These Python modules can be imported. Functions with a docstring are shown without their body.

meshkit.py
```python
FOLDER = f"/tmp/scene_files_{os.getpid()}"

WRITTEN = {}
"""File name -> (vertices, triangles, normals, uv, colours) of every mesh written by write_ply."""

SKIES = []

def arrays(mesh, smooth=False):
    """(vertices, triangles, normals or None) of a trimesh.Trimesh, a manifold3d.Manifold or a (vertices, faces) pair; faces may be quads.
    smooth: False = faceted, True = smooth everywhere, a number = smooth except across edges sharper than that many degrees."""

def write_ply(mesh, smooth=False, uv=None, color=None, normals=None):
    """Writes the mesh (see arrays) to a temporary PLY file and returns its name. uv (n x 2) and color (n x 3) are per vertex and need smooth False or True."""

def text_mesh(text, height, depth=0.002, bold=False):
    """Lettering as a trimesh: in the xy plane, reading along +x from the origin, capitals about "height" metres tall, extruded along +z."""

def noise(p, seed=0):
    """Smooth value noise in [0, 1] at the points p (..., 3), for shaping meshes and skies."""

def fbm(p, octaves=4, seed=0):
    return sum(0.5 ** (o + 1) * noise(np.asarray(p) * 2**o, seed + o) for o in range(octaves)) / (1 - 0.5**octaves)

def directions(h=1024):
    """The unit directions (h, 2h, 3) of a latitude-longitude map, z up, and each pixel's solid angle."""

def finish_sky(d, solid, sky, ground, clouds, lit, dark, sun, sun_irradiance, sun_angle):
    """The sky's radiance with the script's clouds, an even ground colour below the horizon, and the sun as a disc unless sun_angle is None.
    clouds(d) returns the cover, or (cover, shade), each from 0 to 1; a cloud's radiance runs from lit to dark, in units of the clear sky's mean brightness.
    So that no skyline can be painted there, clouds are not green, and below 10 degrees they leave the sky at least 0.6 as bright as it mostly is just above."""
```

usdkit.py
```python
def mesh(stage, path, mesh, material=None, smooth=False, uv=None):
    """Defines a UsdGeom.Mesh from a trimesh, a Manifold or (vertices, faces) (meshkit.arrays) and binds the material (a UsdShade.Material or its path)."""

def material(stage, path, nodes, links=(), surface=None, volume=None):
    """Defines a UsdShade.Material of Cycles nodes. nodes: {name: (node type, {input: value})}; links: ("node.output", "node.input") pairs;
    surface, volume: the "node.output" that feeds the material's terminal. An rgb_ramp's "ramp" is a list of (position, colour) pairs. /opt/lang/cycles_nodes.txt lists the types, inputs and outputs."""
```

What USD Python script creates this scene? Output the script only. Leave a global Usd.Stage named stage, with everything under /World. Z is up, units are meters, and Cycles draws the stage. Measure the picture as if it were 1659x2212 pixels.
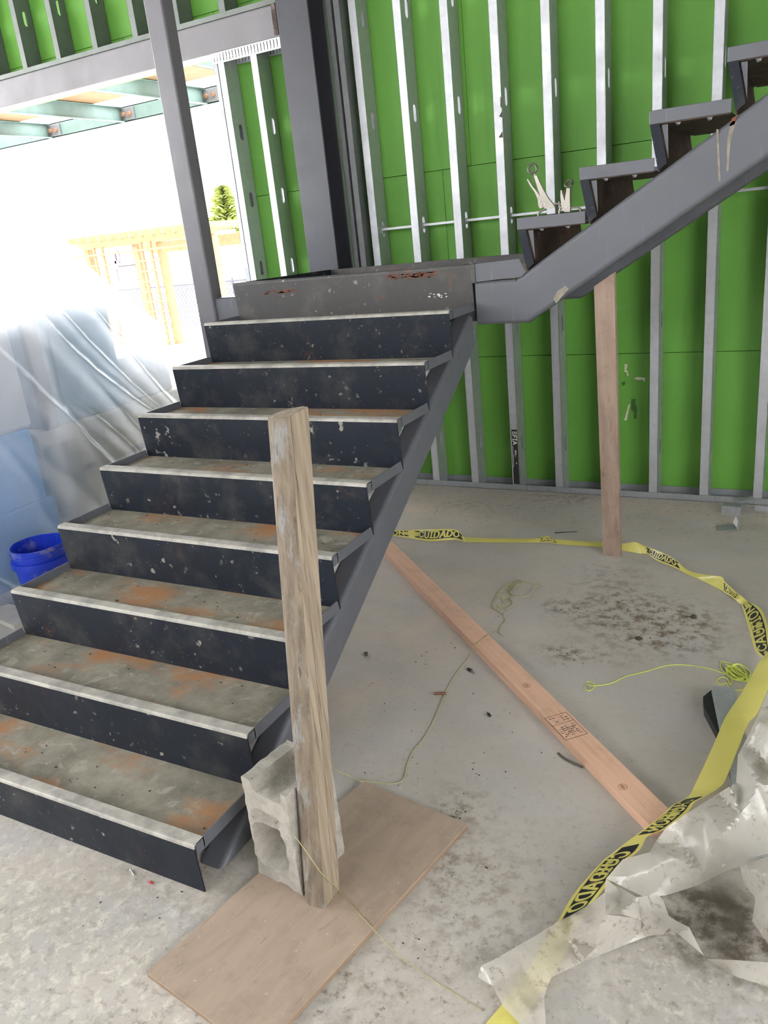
import math, random
import numpy as np, trimesh
import manifold3d as m3
from shapely.geometry import Polygon, box as sbox, LineString, Point
from shapely import affinity, union_all
import usdkit, meshkit
from pxr import Usd, UsdGeom, UsdLux, UsdShade, Gf, Sdf, Vt

random.seed(7); RNG = np.random.default_rng(7)
stage = Usd.Stage.CreateInMemory()
UsdGeom.SetStageUpAxis(stage, 'Z'); UsdGeom.SetStageMetersPerUnit(stage, 1.0)
UsdGeom.Xform.Define(stage, '/World'); UsdGeom.Scope.Define(stage, '/World/Looks')

# ---------------------------------------------------------------- camera
FPX = 1718.99                                   # focal length in pixels of the 1659 x 2212 frame
EYE = np.array([2.94719581, -1.30341886, 1.80604878])
RIGHT = np.array([0.88047269, 0.46277709, -0.10298162])
DOWN = np.array([0.0704777, -0.34256593, -0.93684656])
FWD = np.array([-0.46882912, 0.8176099, -0.33423541])
cam = UsdGeom.Camera.Define(stage, '/World/camera')
cam.CreateHorizontalApertureAttr(36.0); cam.CreateVerticalApertureAttr(48.0)
cam.CreateFocalLengthAttr(36.0 * FPX / 1659); cam.CreateClippingRangeAttr(Gf.Vec2f(0.05, 500))
cam.AddTransformOp().Set(Gf.Matrix4d(*[float(x) for x in (*RIGHT, 0, *-DOWN, 0, *-FWD, 0, *EYE, 1)]))
EXPOSURE = 0.90
cam.CreateExposureAttr(EXPOSURE)
# ---------------------------------------------------------------- daylight: bright overcast sky
dome = UsdLux.DomeLight.Define(stage, '/World/sky_light')
dome.CreateIntensityAttr(1.9); dome.CreateColorAttr(Gf.Vec3f(0.98, 0.99, 1.0))


def ray(px, py):
    return RIGHT * ((px - 829.5) / FPX) + DOWN * ((py - 1106) / FPX) + FWD


def at(px, py, z=None, y=None, x=None):
    """The point on a horizontal (z) or vertical (y, x) plane of the place that the photograph shows at a pixel."""
    d = ray(px, py); ax, v = (2, z) if z is not None else ((1, y) if y is not None else (0, x))
    return EYE + d * ((v - EYE[ax]) / d[ax])


# ---------------------------------------------------------------- names and prims
_used = {}


def numbered(parent, name):
    k = _used.setdefault((parent, name), 0); _used[(parent, name)] += 1
    return f'{parent}/{name}' + (f'_{k:03d}' if k else '')


def props(prim, label=None, cat=None, group=None, kind=None):
    for k, v in (('label', label), ('category', cat), ('group', group), ('kind', kind)):
        if v: prim.SetCustomDataByKey(k, v)
    return prim


def thing(name, label=None, cat=None, group=None, kind=None, loc=None, rotz=0):
    x = UsdGeom.Xform.Define(stage, numbered('/World', name))
    if loc is not None:
        x.AddTranslateOp().Set(Gf.Vec3d(*map(float, loc)))
        if rotz: x.AddRotateZOp().Set(float(rotz))
    props(x.GetPrim(), label, cat, group, kind)
    return str(x.GetPath())


def part(name, mesh, mat, parent='/World', label=None, cat=None, group=None, kind=None, smooth=30):
    if isinstance(mesh, list): mesh = cat_(mesh)
    p = numbered(parent, name)
    m = usdkit.mesh(stage, p, mesh, mat, smooth=smooth)
    props(m.GetPrim(), label, cat, group, kind)
    return p


def primvar(path, name, values):
    UsdGeom.PrimvarsAPI(stage.GetPrimAtPath(path)).CreatePrimvar(name, Sdf.ValueTypeNames.FloatArray, 'vertex').Set(Vt.FloatArray.FromNumpy(np.asarray(values, np.float32)))


# ---------------------------------------------------------------- mesh helpers
def tm(m):
    if isinstance(m, trimesh.Trimesh): return m
    v, f, _ = meshkit.arrays(m); return trimesh.Trimesh(v, f, process=False)


def cat_(ms): return trimesh.util.concatenate([tm(m) for m in ms])


def hull(pts): return tm(m3.Manifold.hull_points(np.asarray(pts, np.float32)))


def bx(lo, hi, ch=0.0015):
    lo, hi = np.minimum(lo, hi).astype(float), np.maximum(lo, hi).astype(float)
    c = min(ch, 0.3 * (hi - lo).min()); P = []
    for i in range(8):
        s = np.array([(i >> k) & 1 for k in range(3)])
        p = np.where(s, hi, lo); d = np.where(s, -c, c)
        for k in range(3):
            q = p + d; q[k] = p[k]; P.append(q)
    return hull(P)


def frame_(P0, U, V, N):
    T = np.eye(4); T[:3, 0], T[:3, 1], T[:3, 2], T[:3, 3] = U, V, N, P0; return T


def prism(poly, P0, U, V, t, N=None):
    """A 2-D outline in the frame (P0, U, V), extruded by t along N."""
    if not isinstance(poly, Polygon): poly = Polygon(poly)
    U, V = np.asarray(U, float), np.asarray(V, float)
    N = np.cross(U, V) if N is None else np.asarray(N, float)
    m = trimesh.creation.extrude_polygon(poly, t, engine='earcut')
    m.apply_transform(frame_(P0, U, V, N))
    if np.dot(np.cross(U, V), N) < 0: m.invert()
    return m


def yzprism(poly, x0, x1): return prism(poly, (x0, 0, 0), (0, 1, 0), (0, 0, 1), x1 - x0)
def xzprism(poly, y0, y1): return prism(poly, (0, y1, 0), (1, 0, 0), (0, 0, 1), y1 - y0)
def xyprism(poly, z0, z1): return prism(poly, (0, 0, z0), (1, 0, 0), (0, 1, 0), z1 - z0)


def tube(pts, r, sides=8, caps=True):
    p = np.asarray(pts, float); n = len(p); r = np.broadcast_to(r, (n,))
    t = np.gradient(p, axis=0); t /= np.linalg.norm(t, axis=1, keepdims=True) + 1e-12
    a = np.cross(t[0], [0, 0, 1.0]); a = a if np.linalg.norm(a) > .05 else np.cross(t[0], [1.0, 0, 0]); A = []
    for k in range(n):
        a = a - t[k] * (a @ t[k]); a /= np.linalg.norm(a) + 1e-12; A.append(a)
    A = np.array(A); B = np.cross(t, A); w = np.arange(sides) * 2 * np.pi / sides
    v = (p[:, None] + r[:, None, None] * (np.cos(w)[None, :, None] * A[:, None] + np.sin(w)[None, :, None] * B[:, None])).reshape(-1, 3)
    i, j = np.meshgrid(np.arange(n - 1), np.arange(sides), indexing='ij')
    q = np.stack([i * sides + j, i * sides + (j + 1) % sides, (i + 1) * sides + (j + 1) % sides, (i + 1) * sides + j], -1).reshape(-1, 4)
    f = [np.vstack([q[:, [0, 1, 2]], q[:, [0, 2, 3]]])]
    if caps:
        v = np.vstack([v, p[0], p[-1]]); k = np.arange(sides)
        f.append(np.stack([np.full(sides, n * sides), (k + 1) % sides, k], 1))
        f.append(np.stack([np.full(sides, n * sides + 1), (n - 1) * sides + k, (n - 1) * sides + (k + 1) % sides], 1))
    return trimesh.Trimesh(v, np.vstack(f), process=False)


def spline(pts, n=12):
    p = np.asarray(pts, float); P = np.vstack([2 * p[0] - p[1], p, 2 * p[-1] - p[-2]]); out = []
    for k in range(1, len(P) - 2):
        t = np.linspace(0, 1, n, endpoint=False)[:, None]; a, b, c, d = P[k - 1:k + 3]
        out.append(.5 * (2 * b + (c - a) * t + (2 * a - 5 * b + 4 * c - d) * t * t + (3 * b - a - 3 * c + d) * t ** 3))
    return np.vstack(out + [p[-1:]])


def lathe(profile, centre, n=48):
    m = trimesh.creation.revolve(np.asarray(profile, float), sections=n); m.apply_translation(centre); return m


def rtube(p0, p1, side, w, h, rad):
    """A rounded rectangular steel tube from p0 to p1: w along SIDE, h across; returns a Manifold."""
    p0, p1, side = (np.asarray(x, float) for x in (p0, p1, side))
    L = np.linalg.norm(p1 - p0); d = (p1 - p0) / L; up = np.cross(d, side)
    cs = m3.CrossSection.square((w - 2 * rad, h - 2 * rad), True).offset(rad, m3.JoinType.Round, 2.0, 24)
    m = m3.Manifold.extrude(cs, L)
    return m.transform(np.column_stack([side, up, d, p0]) if np.dot(np.cross(side, up), d) > 0 else np.column_stack([side, -up, d, p0]))


def grid_mesh(X):
    """X: (n, m, 3) points -> one surface."""
    n, m = X.shape[:2]; i, j = np.meshgrid(np.arange(n - 1), np.arange(m - 1), indexing='ij')
    q = np.stack([i * m + j, (i + 1) * m + j, (i + 1) * m + j + 1, i * m + j + 1], -1).reshape(-1, 4)
    return trimesh.Trimesh(X.reshape(-1, 3), np.vstack([q[:, [0, 1, 2]], q[:, [0, 2, 3]]]), process=False)


# ---------------------------------------------------------------- materials
class G:
    def __init__(s): s.n, s.l = {}, []

    def a(s, kind, **kw):
        name = f'n{len(s.n)}'; plain = {}
        for k, v in kw.items():
            if isinstance(v, str) and '.' in v: s.l.append((v, f'{name}.{k}'))
            else: plain[k] = v
        s.n[name] = (kind, plain); return name

    def pos(s, scale=None, rot=None):
        p = s.a('geometry') + '.position'
        if scale is None and rot is None: return p
        if rot is None: return s.a('mapping', vector=p, scale=scale) + '.vector'
        return s.a('mapping', mapping_type='texture', vector=p, scale=tuple(1 / x for x in scale), rotation=rot) + '.vector'

    def noise(s, scale, detail=4, rough=.55, vec=None, dist=0.0):
        return s.a('noise_texture', vector=vec or s.pos(), scale=scale, detail=detail, roughness=rough, distortion=dist) + '.fac'

    def step(s, v, lo, hi, a=0.0, b=1.0):
        return s.a('map_range', value=v, from_min=lo, from_max=hi, to_min=a, to_max=b, clamp=True) + '.result'

    def mul(s, a, b): return s.a('math', math_type='multiply', value1=a, value2=b) + '.value'
    def add(s, a, b): return s.a('math', math_type='add', value1=a, value2=b) + '.value'
    def mix(s, f, a, b): return s.a('mix', fac=f, color1=a, color2=b) + '.color'
    def attr(s, n): return s.a('attribute', attribute=n) + '.fac'

    def bump(s, h, strength=.4, dist=.004): return s.a('bump', height=h, strength=strength, distance=dist) + '.normal'

    def out(s, name, **kw):
        p = s.a('principled_bsdf', **kw)
        return usdkit.material(stage, f'/World/Looks/{name}', s.n, s.l, surface=p + '.BSDF')

    def end(s, name, socket): return usdkit.material(stage, f'/World/Looks/{name}', s.n, s.l, surface=socket)


def plain(name, col, rough=.6, metallic=0.0, var=.12, scale=9.0, **kw):
    g = G(); c2 = tuple(x * (1 - var) for x in col); c1 = tuple(min(1, x * (1 + var)) for x in col)
    return g.out(name, base_color=g.mix(g.step(g.noise(scale, 5), .3, .7), c1, c2), roughness=rough, metallic=metallic, **kw)


M = {}
# concrete slab: trowel mottling, pale flakes, tan wash with lit floor painted in, mud (where it was trodden in: primvar) and black specks
g = G()
c = g.mix(g.step(g.noise(1.3, 6, .6), .32, .68), (.50, .463, .415), (.395, .363, .322))
c = g.mix(g.mul(g.step(g.noise(2.2, 5, .55, g.pos((1, 1.7, 1))), .48, .7), .35), c, (.40, .42, .44))
c = g.mix(g.mul(g.attr('tan'), g.step(g.noise(3.5, 6, .6), .35, .7)), c, (.60, .49, .385))
fl = g.step(g.noise(24, 10, .74, dist=.3), .50, .62)
c = g.mix(g.mul(g.mul(fl, g.attr('flake')), .7), c, (.66, .64, .53))
fl2 = g.step(g.noise(27, 9, .7, dist=.5), .52, .62)
c = g.mix(g.mul(g.mul(fl2, g.attr('flake')), .5), c, (.26, .24, .195))
mud = g.step(g.noise(18, 10, .72), .47, .60)
c = g.mix(g.mul(mud, g.attr('mud')), c, (.17, .125, .085))
md2 = g.step(g.noise(34, 9, .7), .55, .66)
c = g.mix(g.mul(g.mul(md2, g.attr('dust')), .9), c, (.165, .12, .082))
c = g.mix(g.mul(g.step(g.noise(9, 6, .6), .3, .55), g.mul(g.attr('stain_shade'), .85)), c, (.085, .075, .06))  # dark stain, with some shadow of the plastic fold painted in
sp = g.step(g.noise(75, 3, .5), .70, .74)
c = g.mix(g.mul(sp, .75), c, (.07, .06, .05))
rg = g.step(g.noise(6, 5), .3, .7, .5, .8)
M['concrete'] = g.out('concrete', base_color=c, roughness=rg, specular_ior_level=.35, normal=g.bump(g.noise(40, 6, .65), .25, .003))


def paint(name, base, rust=.0, splat=.0, rough=.42, dustc=(.25, .23, .19), dust=.25, spec=.45):
    g = G()
    c = g.mix(g.step(g.noise(2.5, 6), .3, .7), base, tuple(x * .82 for x in base))
    c = g.mix(g.mul(g.step(g.noise(5, 8, .65), .5, .75), dust), c, dustc)
    c = g.mix(g.mul(g.step(g.noise(1, 4, .5, g.pos((60, 60, 5))), .66, .75), .35 if dust else 0.0), c, tuple(min(1, x * 1.9) for x in base))     # fine run-down scratches
    if splat:
        s_ = g.mul(g.step(g.noise(26, 5, .55), .635, .68), g.step(g.noise(3.2, 3), .44, .58))
        c = g.mix(g.mul(s_, splat), c, (.33, .31, .27))
        s2 = g.step(g.noise(110, 2, .5), .745, .77)
        c = g.mix(g.mul(s2, splat), c, (.45, .44, .42))
    if rust:
        c = g.mix(g.mul(g.step(g.noise(7, 9, .7), .60, .72), rust), c, (.16, .07, .035))
    return g.out(name, base_color=c, roughness=g.step(g.noise(8, 4), .3, .7, rough - .06, rough + .1), specular_ior_level=spec)


M['paint'] = paint('steel_paint', (.115, .120, .138), rust=.25, dust=.12)
M['riser'] = paint('shaded_riser_paint', (.0125, .0165, .025), rust=.3, splat=.75, dust=.16, rough=.46, spec=.22)  # stair paint darkened: the shade on the risers is put into the colour
M['top_riser'] = paint('top_riser_paint', (.066, .063, .063), rust=.9, splat=.7, dust=.25, rough=.5)
M['column'] = paint('column_paint', (.052, .053, .066), dust=.05, rough=.38)
M['header'] = paint('header_paint', (.20, .19, .205), dust=.1, rough=.5)
M['post_steel'] = paint('post_paint', (.15, .145, .16), dust=.06, rough=.45)
M['canopy'] = plain('canopy_paint', (.13, .19, .175), .55)
g = G()   # dusty, rusting tread pans
c = g.mix(g.step(g.noise(5, 10, .72), .35, .65), (.30, .275, .215), (.145, .132, .10))
c = g.mix(g.mul(g.step(g.noise(14, 8, .65, dist=.7), .56, .66), .6), c, (.40, .38, .31))
c = g.mix(g.mul(g.step(g.noise(2.3, 7, .6, g.pos((1, 2.2, 1))), .52, .64), .95), c, (.35, .165, .065))
c = g.mix(g.step(g.noise(60, 4), .70, .75), c, (.05, .04, .03))
M['pan'] = g.out('dusty_pan', base_color=c, roughness=.75, normal=g.bump(g.noise(45, 6), .3, .003))
g = G()   # worn nosing
c = g.mix(g.step(g.noise(9, 8, .65), .42, .62), (.40, .38, .335), (.24, .23, .205))
c = g.mix(g.step(g.noise(6, 6), .58, .75), c, (.20, .19, .18))
M['nosing'] = g.out('worn_nosing', base_color=c, roughness=.6)
g = G()   # raw rusty back of the plates
c = g.mix(g.step(g.noise(9, 9, .7), .35, .65), (.115, .075, .055), (.035, .025, .022))
c = g.mix(g.step(g.noise(14, 6), .6, .75), c, (.22, .18, .15))
M['rust'] = g.out('rusty_plate', base_color=c, roughness=.8)


def galv(name, base=(.70, .71, .72), rough=.38, dirt=.5):
    g = G()
    c = g.mix(g.step(g.noise(30, 5, .6), .35, .65), base, tuple(x * .9 for x in base))
    c = g.mix(g.mul(g.step(g.noise(1, 6, .6, g.pos((60, 60, 1.2))), .55, .75), dirt), c, tuple(x * .45 for x in base))
    return g.out(name, base_color=c, metallic=.6, roughness=g.step(g.noise(12, 4), .3, .7, rough - .06, rough + .12))


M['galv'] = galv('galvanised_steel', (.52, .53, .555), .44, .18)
M['galv_shade'] = plain('shaded_galvanised_steel', (.17, .19, .175), .6, .3)  # darker copy of the galvanised steel, backlit shade put into its colour
M['galv_old'] = galv('dull_galvanised_steel', (.36, .375, .385), .52, .4)
g = G()   # green glass-mat sheathing
c = g.mix(g.step(g.noise(.9, 5, .5), .3, .7), (.150, .400, .052), (.108, .315, .038))
c = g.mix(g.mul(g.step(g.noise(3, 6, .6, g.pos((1, 1, 3))), .6, .8), .3), c, (.20, .42, .12))
c = g.mix(g.mul(g.step(g.noise(1.2, 5, .6, g.pos((14, 14, .5))), .58, .8), .35), c, (.05, .21, .02))
M['green'] = g.out('green_sheathing', base_color=c, roughness=.62)
M['green_dirty'] = plain('joint_smear', (.05, .13, .03), .8)
M['scuff'] = plain('scuffed_core', (.62, .60, .42), .9)
M['black'] = plain('black_print', (.018, .018, .02), .5)
M['white'] = plain('white_print', (.75, .74, .70), .6)
M['ceiling'] = plain('roof_deck', (.24, .24, .24), .7)
M['pale_shell'] = plain('pale_bounce_wall', (.62, .61, .60), .8)  # unseen right wall made pale to bounce fill light
M['shell'] = plain('shell_wall', (.24, .24, .24), .8)


def wood(name, c1, c2, dark, scale=(30, 30, 1.6), rot=None, rough=.75, mud=0.0, bs=.3):
    g = G(); v = g.pos(scale, rot)
    c = g.mix(g.step(g.noise(1, 7, .6, v), .35, .65), c1, c2)
    c = g.mix(g.step(g.noise(1.7, 5, .65, v), .58, .72), c, dark)
    if mud: c = g.mix(g.mul(g.step(g.noise(11, 8, .68), .52, .66), mud), c, (.19, .135, .085))
    return g.out(name, base_color=c, roughness=rough, normal=g.bump(g.noise(1.3, 6, .6, v), bs, .003))


M['timber'] = wood('weathered_timber', (.355, .285, .205), (.215, .168, .12), (.09, .068, .048), (60, 60, 2.6), None, .8, .12, .5)
g = G(); v = g.pos((55, 55, 2.4))
c = g.mix(g.step(g.noise(1, 8, .65, v), .35, .65), (.225, .175, .125), (.115, .09, .064))
c = g.mix(g.mul(g.step(g.noise(1, 8, .7, g.pos((22, 22, 5))), .52, .60), .75), c, (.25, .25, .245))
c = g.mix(g.step(g.noise(1.7, 5, .65, v), .60, .72), c, (.07, .052, .036))
M['timber_round'] = g.out('weathered_round', base_color=c, roughness=.8, normal=g.bump(g.noise(1.3, 6, .6, v), .4, .004))
M['fir'] = wood('fresh_fir', (.72, .46, .33), (.64, .39, .265), (.55, .31, .20), (2.2, 40, 40), (0, 0, math.radians(-43.6)), .65, .18, .12)
M['fir_end'] = plain('fir_knot', (.40, .21, .12), .7, var=.3, scale=60)
M['prop'] = wood('dirty_stud', (.36, .265, .205), (.28, .20, .155), (.17, .115, .085), (26, 26, 1.4), None, .8, .4, .2)
g = G(); v = g.pos((3.2, 17, 10), (0, 0, math.radians(79)))
c = g.mix(g.step(g.noise(1, 8, .62, v, 1.4), .3, .7), (.385, .295, .225), (.33, .25, .19))
c = g.mix(g.mul(g.step(g.noise(1.5, 7, .7, v, 2.2), .60, .68), .55), c, (.17, .12, .085))
c = g.mix(g.mul(g.step(g.noise(9, 9, .7), .50, .68), .45), c, (.22, .165, .12))
c = g.mix(g.mul(g.step(g.noise(60, 3), .68, .72), .6), c, (.50, .45, .38))
M['ply'] = g.out('plywood_face', base_color=c, roughness=.85, normal=g.bump(g.noise(1.4, 7, .65, v, 1.5), .35, .003))
M['ply_edge'] = wood('plywood_edge', (.33, .23, .15), (.20, .13, .08), (.14, .09, .06), (3, 3, 180), None, .85)
M['pergola'] = plain('pergola_cedar', (.24, .145, .07), .75)
g = G()
c = g.mix(g.step(g.noise(22, 9, .72), .35, .65), (.42, .39, .34), (.28, .26, .225))
c = g.mix(g.step(g.noise(70, 5, .7), .62, .70), c, (.10, .09, .08))
M['block'] = g.out('concrete_block', base_color=c, roughness=.95, normal=g.bump(g.noise(90, 5, .7), .9, .004))


def film(name, clear, tint, rough=.25, wr=22, ws=.5, trans=.6, gw=.6, g0=.05, dirt=0.0):
    g = G(); n = g.bump(g.noise(wr, 7, .62, dist=.8), ws, .01)
    if dirt: tint = g.mix(g.mul(g.mul(g.step(g.noise(45, 8, .7), .54, .64), g.step(g.noise(5, 3), .48, .62)), dirt), tint, (.26, .20, .14))
    d = g.a('mix_closure', fac=trans, closure1=g.a('diffuse_bsdf', color=tint, normal=n) + '.BSDF', closure2=g.a('translucent_bsdf', color=tint, normal=n) + '.BSDF') + '.closure'
    t = g.a('mix_closure', fac=clear, closure1=d, closure2=g.a('transparent_bsdf', color=(1, 1, 1)) + '.BSDF') + '.closure'
    fc = g.a('layer_weight', blend=.5) + '.facing'; f = g.a('math', math_type='multiply_add', value1=g.a('math', math_type='power', value1=fc, value2=4.0) + '.value', value2=gw, value3=g0) + '.value'
    s = g.a('mix_closure', fac=f, closure1=t, closure2=g.a('glossy_bsdf', color=(1, 1, 1), roughness=rough, normal=n) + '.BSDF') + '.closure'
    return g.end(name, s)


M['poly'] = film('milky_sheeting', .24, (.64, .605, .545), .26, 5, .10, .4, .5, .04, .8)
M['poly_clear'] = film('clear_sheeting', .92, (.72, .74, .78), .12, 11, .5, .4)
M['poly_drape'] = film('draped_sheeting', .43, (.88, .90, .94), .2, 9, .35, .7)
M['tape'] = film('yellow_tape', .10, (.90, .82, .22), .25, 30, .12, .35)
M['line'] = plain('mason_line', (.58, .66, .12), .6)
M['line_dull'] = plain('dusty_line', (.40, .37, .17), .7)
g = G()
c = g.mix(g.step(g.noise(9, 7, .62), .52, .68), (.012, .045, .55), (.26, .26, .42))
M['bucket'] = g.out('blue_bucket', base_color=c, roughness=.35)
M['bucket_in'] = plain('bucket_inside', (.008, .02, .32), .4)
M['rust_red'] = plain('red_rust', (.16, .055, .03), .85, var=.3, scale=60)
M['drip'] = plain('rust_drip', (.24, .215, .17), .7, var=.25, scale=30)
M['carton'] = plain('kraft_carton', (.50, .465, .41), .8)
M['carton_dark'] = plain('carton_flap', (.33, .31, .26), .8)
M['foam'] = plain('blue_foam', (.17, .40, .74), .7, scale=4)
M['foam_pale'] = plain('pale_wrap', (.62, .64, .70), .6)
M['grey_blue'] = plain('grey_blue_panel', (.30, .43, .56), .5)
M['tool'] = plain('tool_steel', (.34, .31, .27), .38, .6)
M['tool_dark'] = plain('tool_ring', (.14, .13, .12), .45, .7)
M['rusty_bolt'] = plain('rusty_bolt', (.24, .12, .07), .8)
M['red'] = plain('red_plastic', (.5, .05, .04), .5)
M['soil'] = plain('soil', (.06, .05, .04), .9, var=.3)
M['ground'] = plain('outside_gravel', (.72, .70, .66), .9)
M['stucco'] = plain('pale_stucco', (.34, .31, .26), .9)
M['mauve'] = plain('window_frame_mauve', (.22, .15, .19), .6)
M['glass'] = plain('far_glazing', (.30, .32, .42), .15)
M['wire'] = plain('fence_wire', (.10, .10, .13), .6)
M['needles'] = plain('conifer_needles', (.34, .40, .10), .8)
M['bark'] = plain('bark', (.22, .16, .11), .9)

# ---------------------------------------------------------------- the setting
R_, H_, W_ = 0.30167654765, 0.178, 1.44077878           # tread run, rise, flight width
YW = 3.71                                                # stud faces of the back wall
YS = 3.862                                               # sheathing


def axis(fine_lo, fine_hi, step, lo, hi):
    return np.unique(np.round(np.concatenate([np.arange(fine_lo, fine_hi + 1e-6, step), np.linspace(lo, fine_lo, 8), np.linspace(fine_hi, hi, 8)]), 4))


xs, ys = axis(-1.2, 3.6, .04, -8, 8), axis(-1.6, 3.9, .04, -6, 3.95)
XX, YY = np.meshgrid(xs, ys, indexing='ij')
fm = grid_mesh(np.stack([XX, YY, np.zeros_like(XX)], -1)); fv = fm.vertices
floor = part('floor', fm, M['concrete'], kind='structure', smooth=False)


def blob(px, py, rx, ry, amp=1.0):
    c = at(px, py, z=0.0); return amp * np.exp(-(((fv[:, 0] - c[0]) / rx) ** 2 + ((fv[:, 1] - c[1]) / ry) ** 2))


mud = sum(blob(*b) for b in ((1395, 1345, .28, .20, 1.0), (1330, 1300, .20, .20, .7), (1215, 1312, .10, .06, .95), (1480, 1340, .14, .16, .7), (1420, 1385, .22, .10, .75), (1205, 1412, .09, .07, .8), (1290, 1415, .16, .06, .6), (1220, 1075, .25, .12, .7), (1330, 1240, .2, .2, .4),
                             (1000, 1090, .3, .12, .35), (985, 1745, .10, .10, .75), (960, 1870, .12, .10, .5), (1560, 2010, .16, .12, 1.3), (1490, 1995, .1, .08, .8), (1640, 2070, .12, .1, 1.0), (420, 1870, .2, .2, .5), (1040, 1960, .2, .25, .5), (760, 2150, .2, .2, .35)))  # the mud under the standing fold also paints in some of its shadow
primvar(floor, 'mud', np.clip(mud, 0, 1))
dust = .16 + .8 * np.clip((.9 - fv[:, 1]) / 1.2, 0, 1) * np.clip((fv[:, 0] - 1.2) / .5, 0, 1) + .5 * np.clip((fv[:, 1] - 2.9) / .5, 0, 1)
primvar(floor, 'dust', np.clip(dust, 0, 1))
primvar(floor, 'stain_shade', np.clip(sum(blob(*b) for b in ((1450, 1960, .10, .05, .9), (1550, 1960, .14, .09, 1.0), (1590, 2030, .14, .07, 1.1), (1500, 2000, .10, .06, .7))), 0, 1))  # stain below the standing fold, partly its shadow put into the colour
flake = np.clip((.35 - fv[:, 1]) / .7, 0, 1) * np.clip((2.5 - fv[:, 0]) / .9, .12, 1) + .08 + sum(blob(*b) for b in ((1400, 2150, .3, .2, .8), (1560, 2160, .2, .2, .8)))
primvar(floor, 'flake', np.clip(flake, 0, 1))
tan = sum(blob(*b) for b in ((950, 1100, .6, .3, 1.0), (900, 1330, .40, .35, .8), (800, 1510, .25, .25, .9), (1500, 1110, .6, .2, .7), (1060, 1260, .5, .2, .4))) + .05  # tan tone, with the light beside the stairs painted in as well
primvar(floor, 'tan', np.clip(tan, 0, 1))

# back wall: studs, tracks, sheathing, header and the framing of the opening
wall = thing('wall_back', kind='structure')


def c_stud(x0, z0, z1, yf=YW, depth=.15, fl=.054, slots=(), side=1):
    """A C stud: bright front flange, deep slotted web on the right, back flange against the sheathing."""
    web = sbox(yf, z0, yf + depth, z1)
    for zs in slots:
        if z0 + .1 < zs < z1 - .1: web = web.difference(LineString([(yf + depth * .55, zs - .032), (yf + depth * .55, zs + .032)]).buffer(.019, quad_segs=5))
    t = .002; ms = [yzprism(web, x0 + fl - t, x0 + fl)]
    ms.append(bx((x0, yf, z0), (x0 + fl, yf + t, z1), .0004)); ms.append(bx((x0, yf + depth - t, z0), (x0 + fl, yf + depth, z1), .0004))
    ms.append(bx((x0, yf, z0), (x0 + t, yf + .012, z1), .0004)); ms.append(bx((x0, yf + depth - .012, z0), (x0 + t, yf + depth, z1), .0004))
    return cat_(ms)


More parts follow.
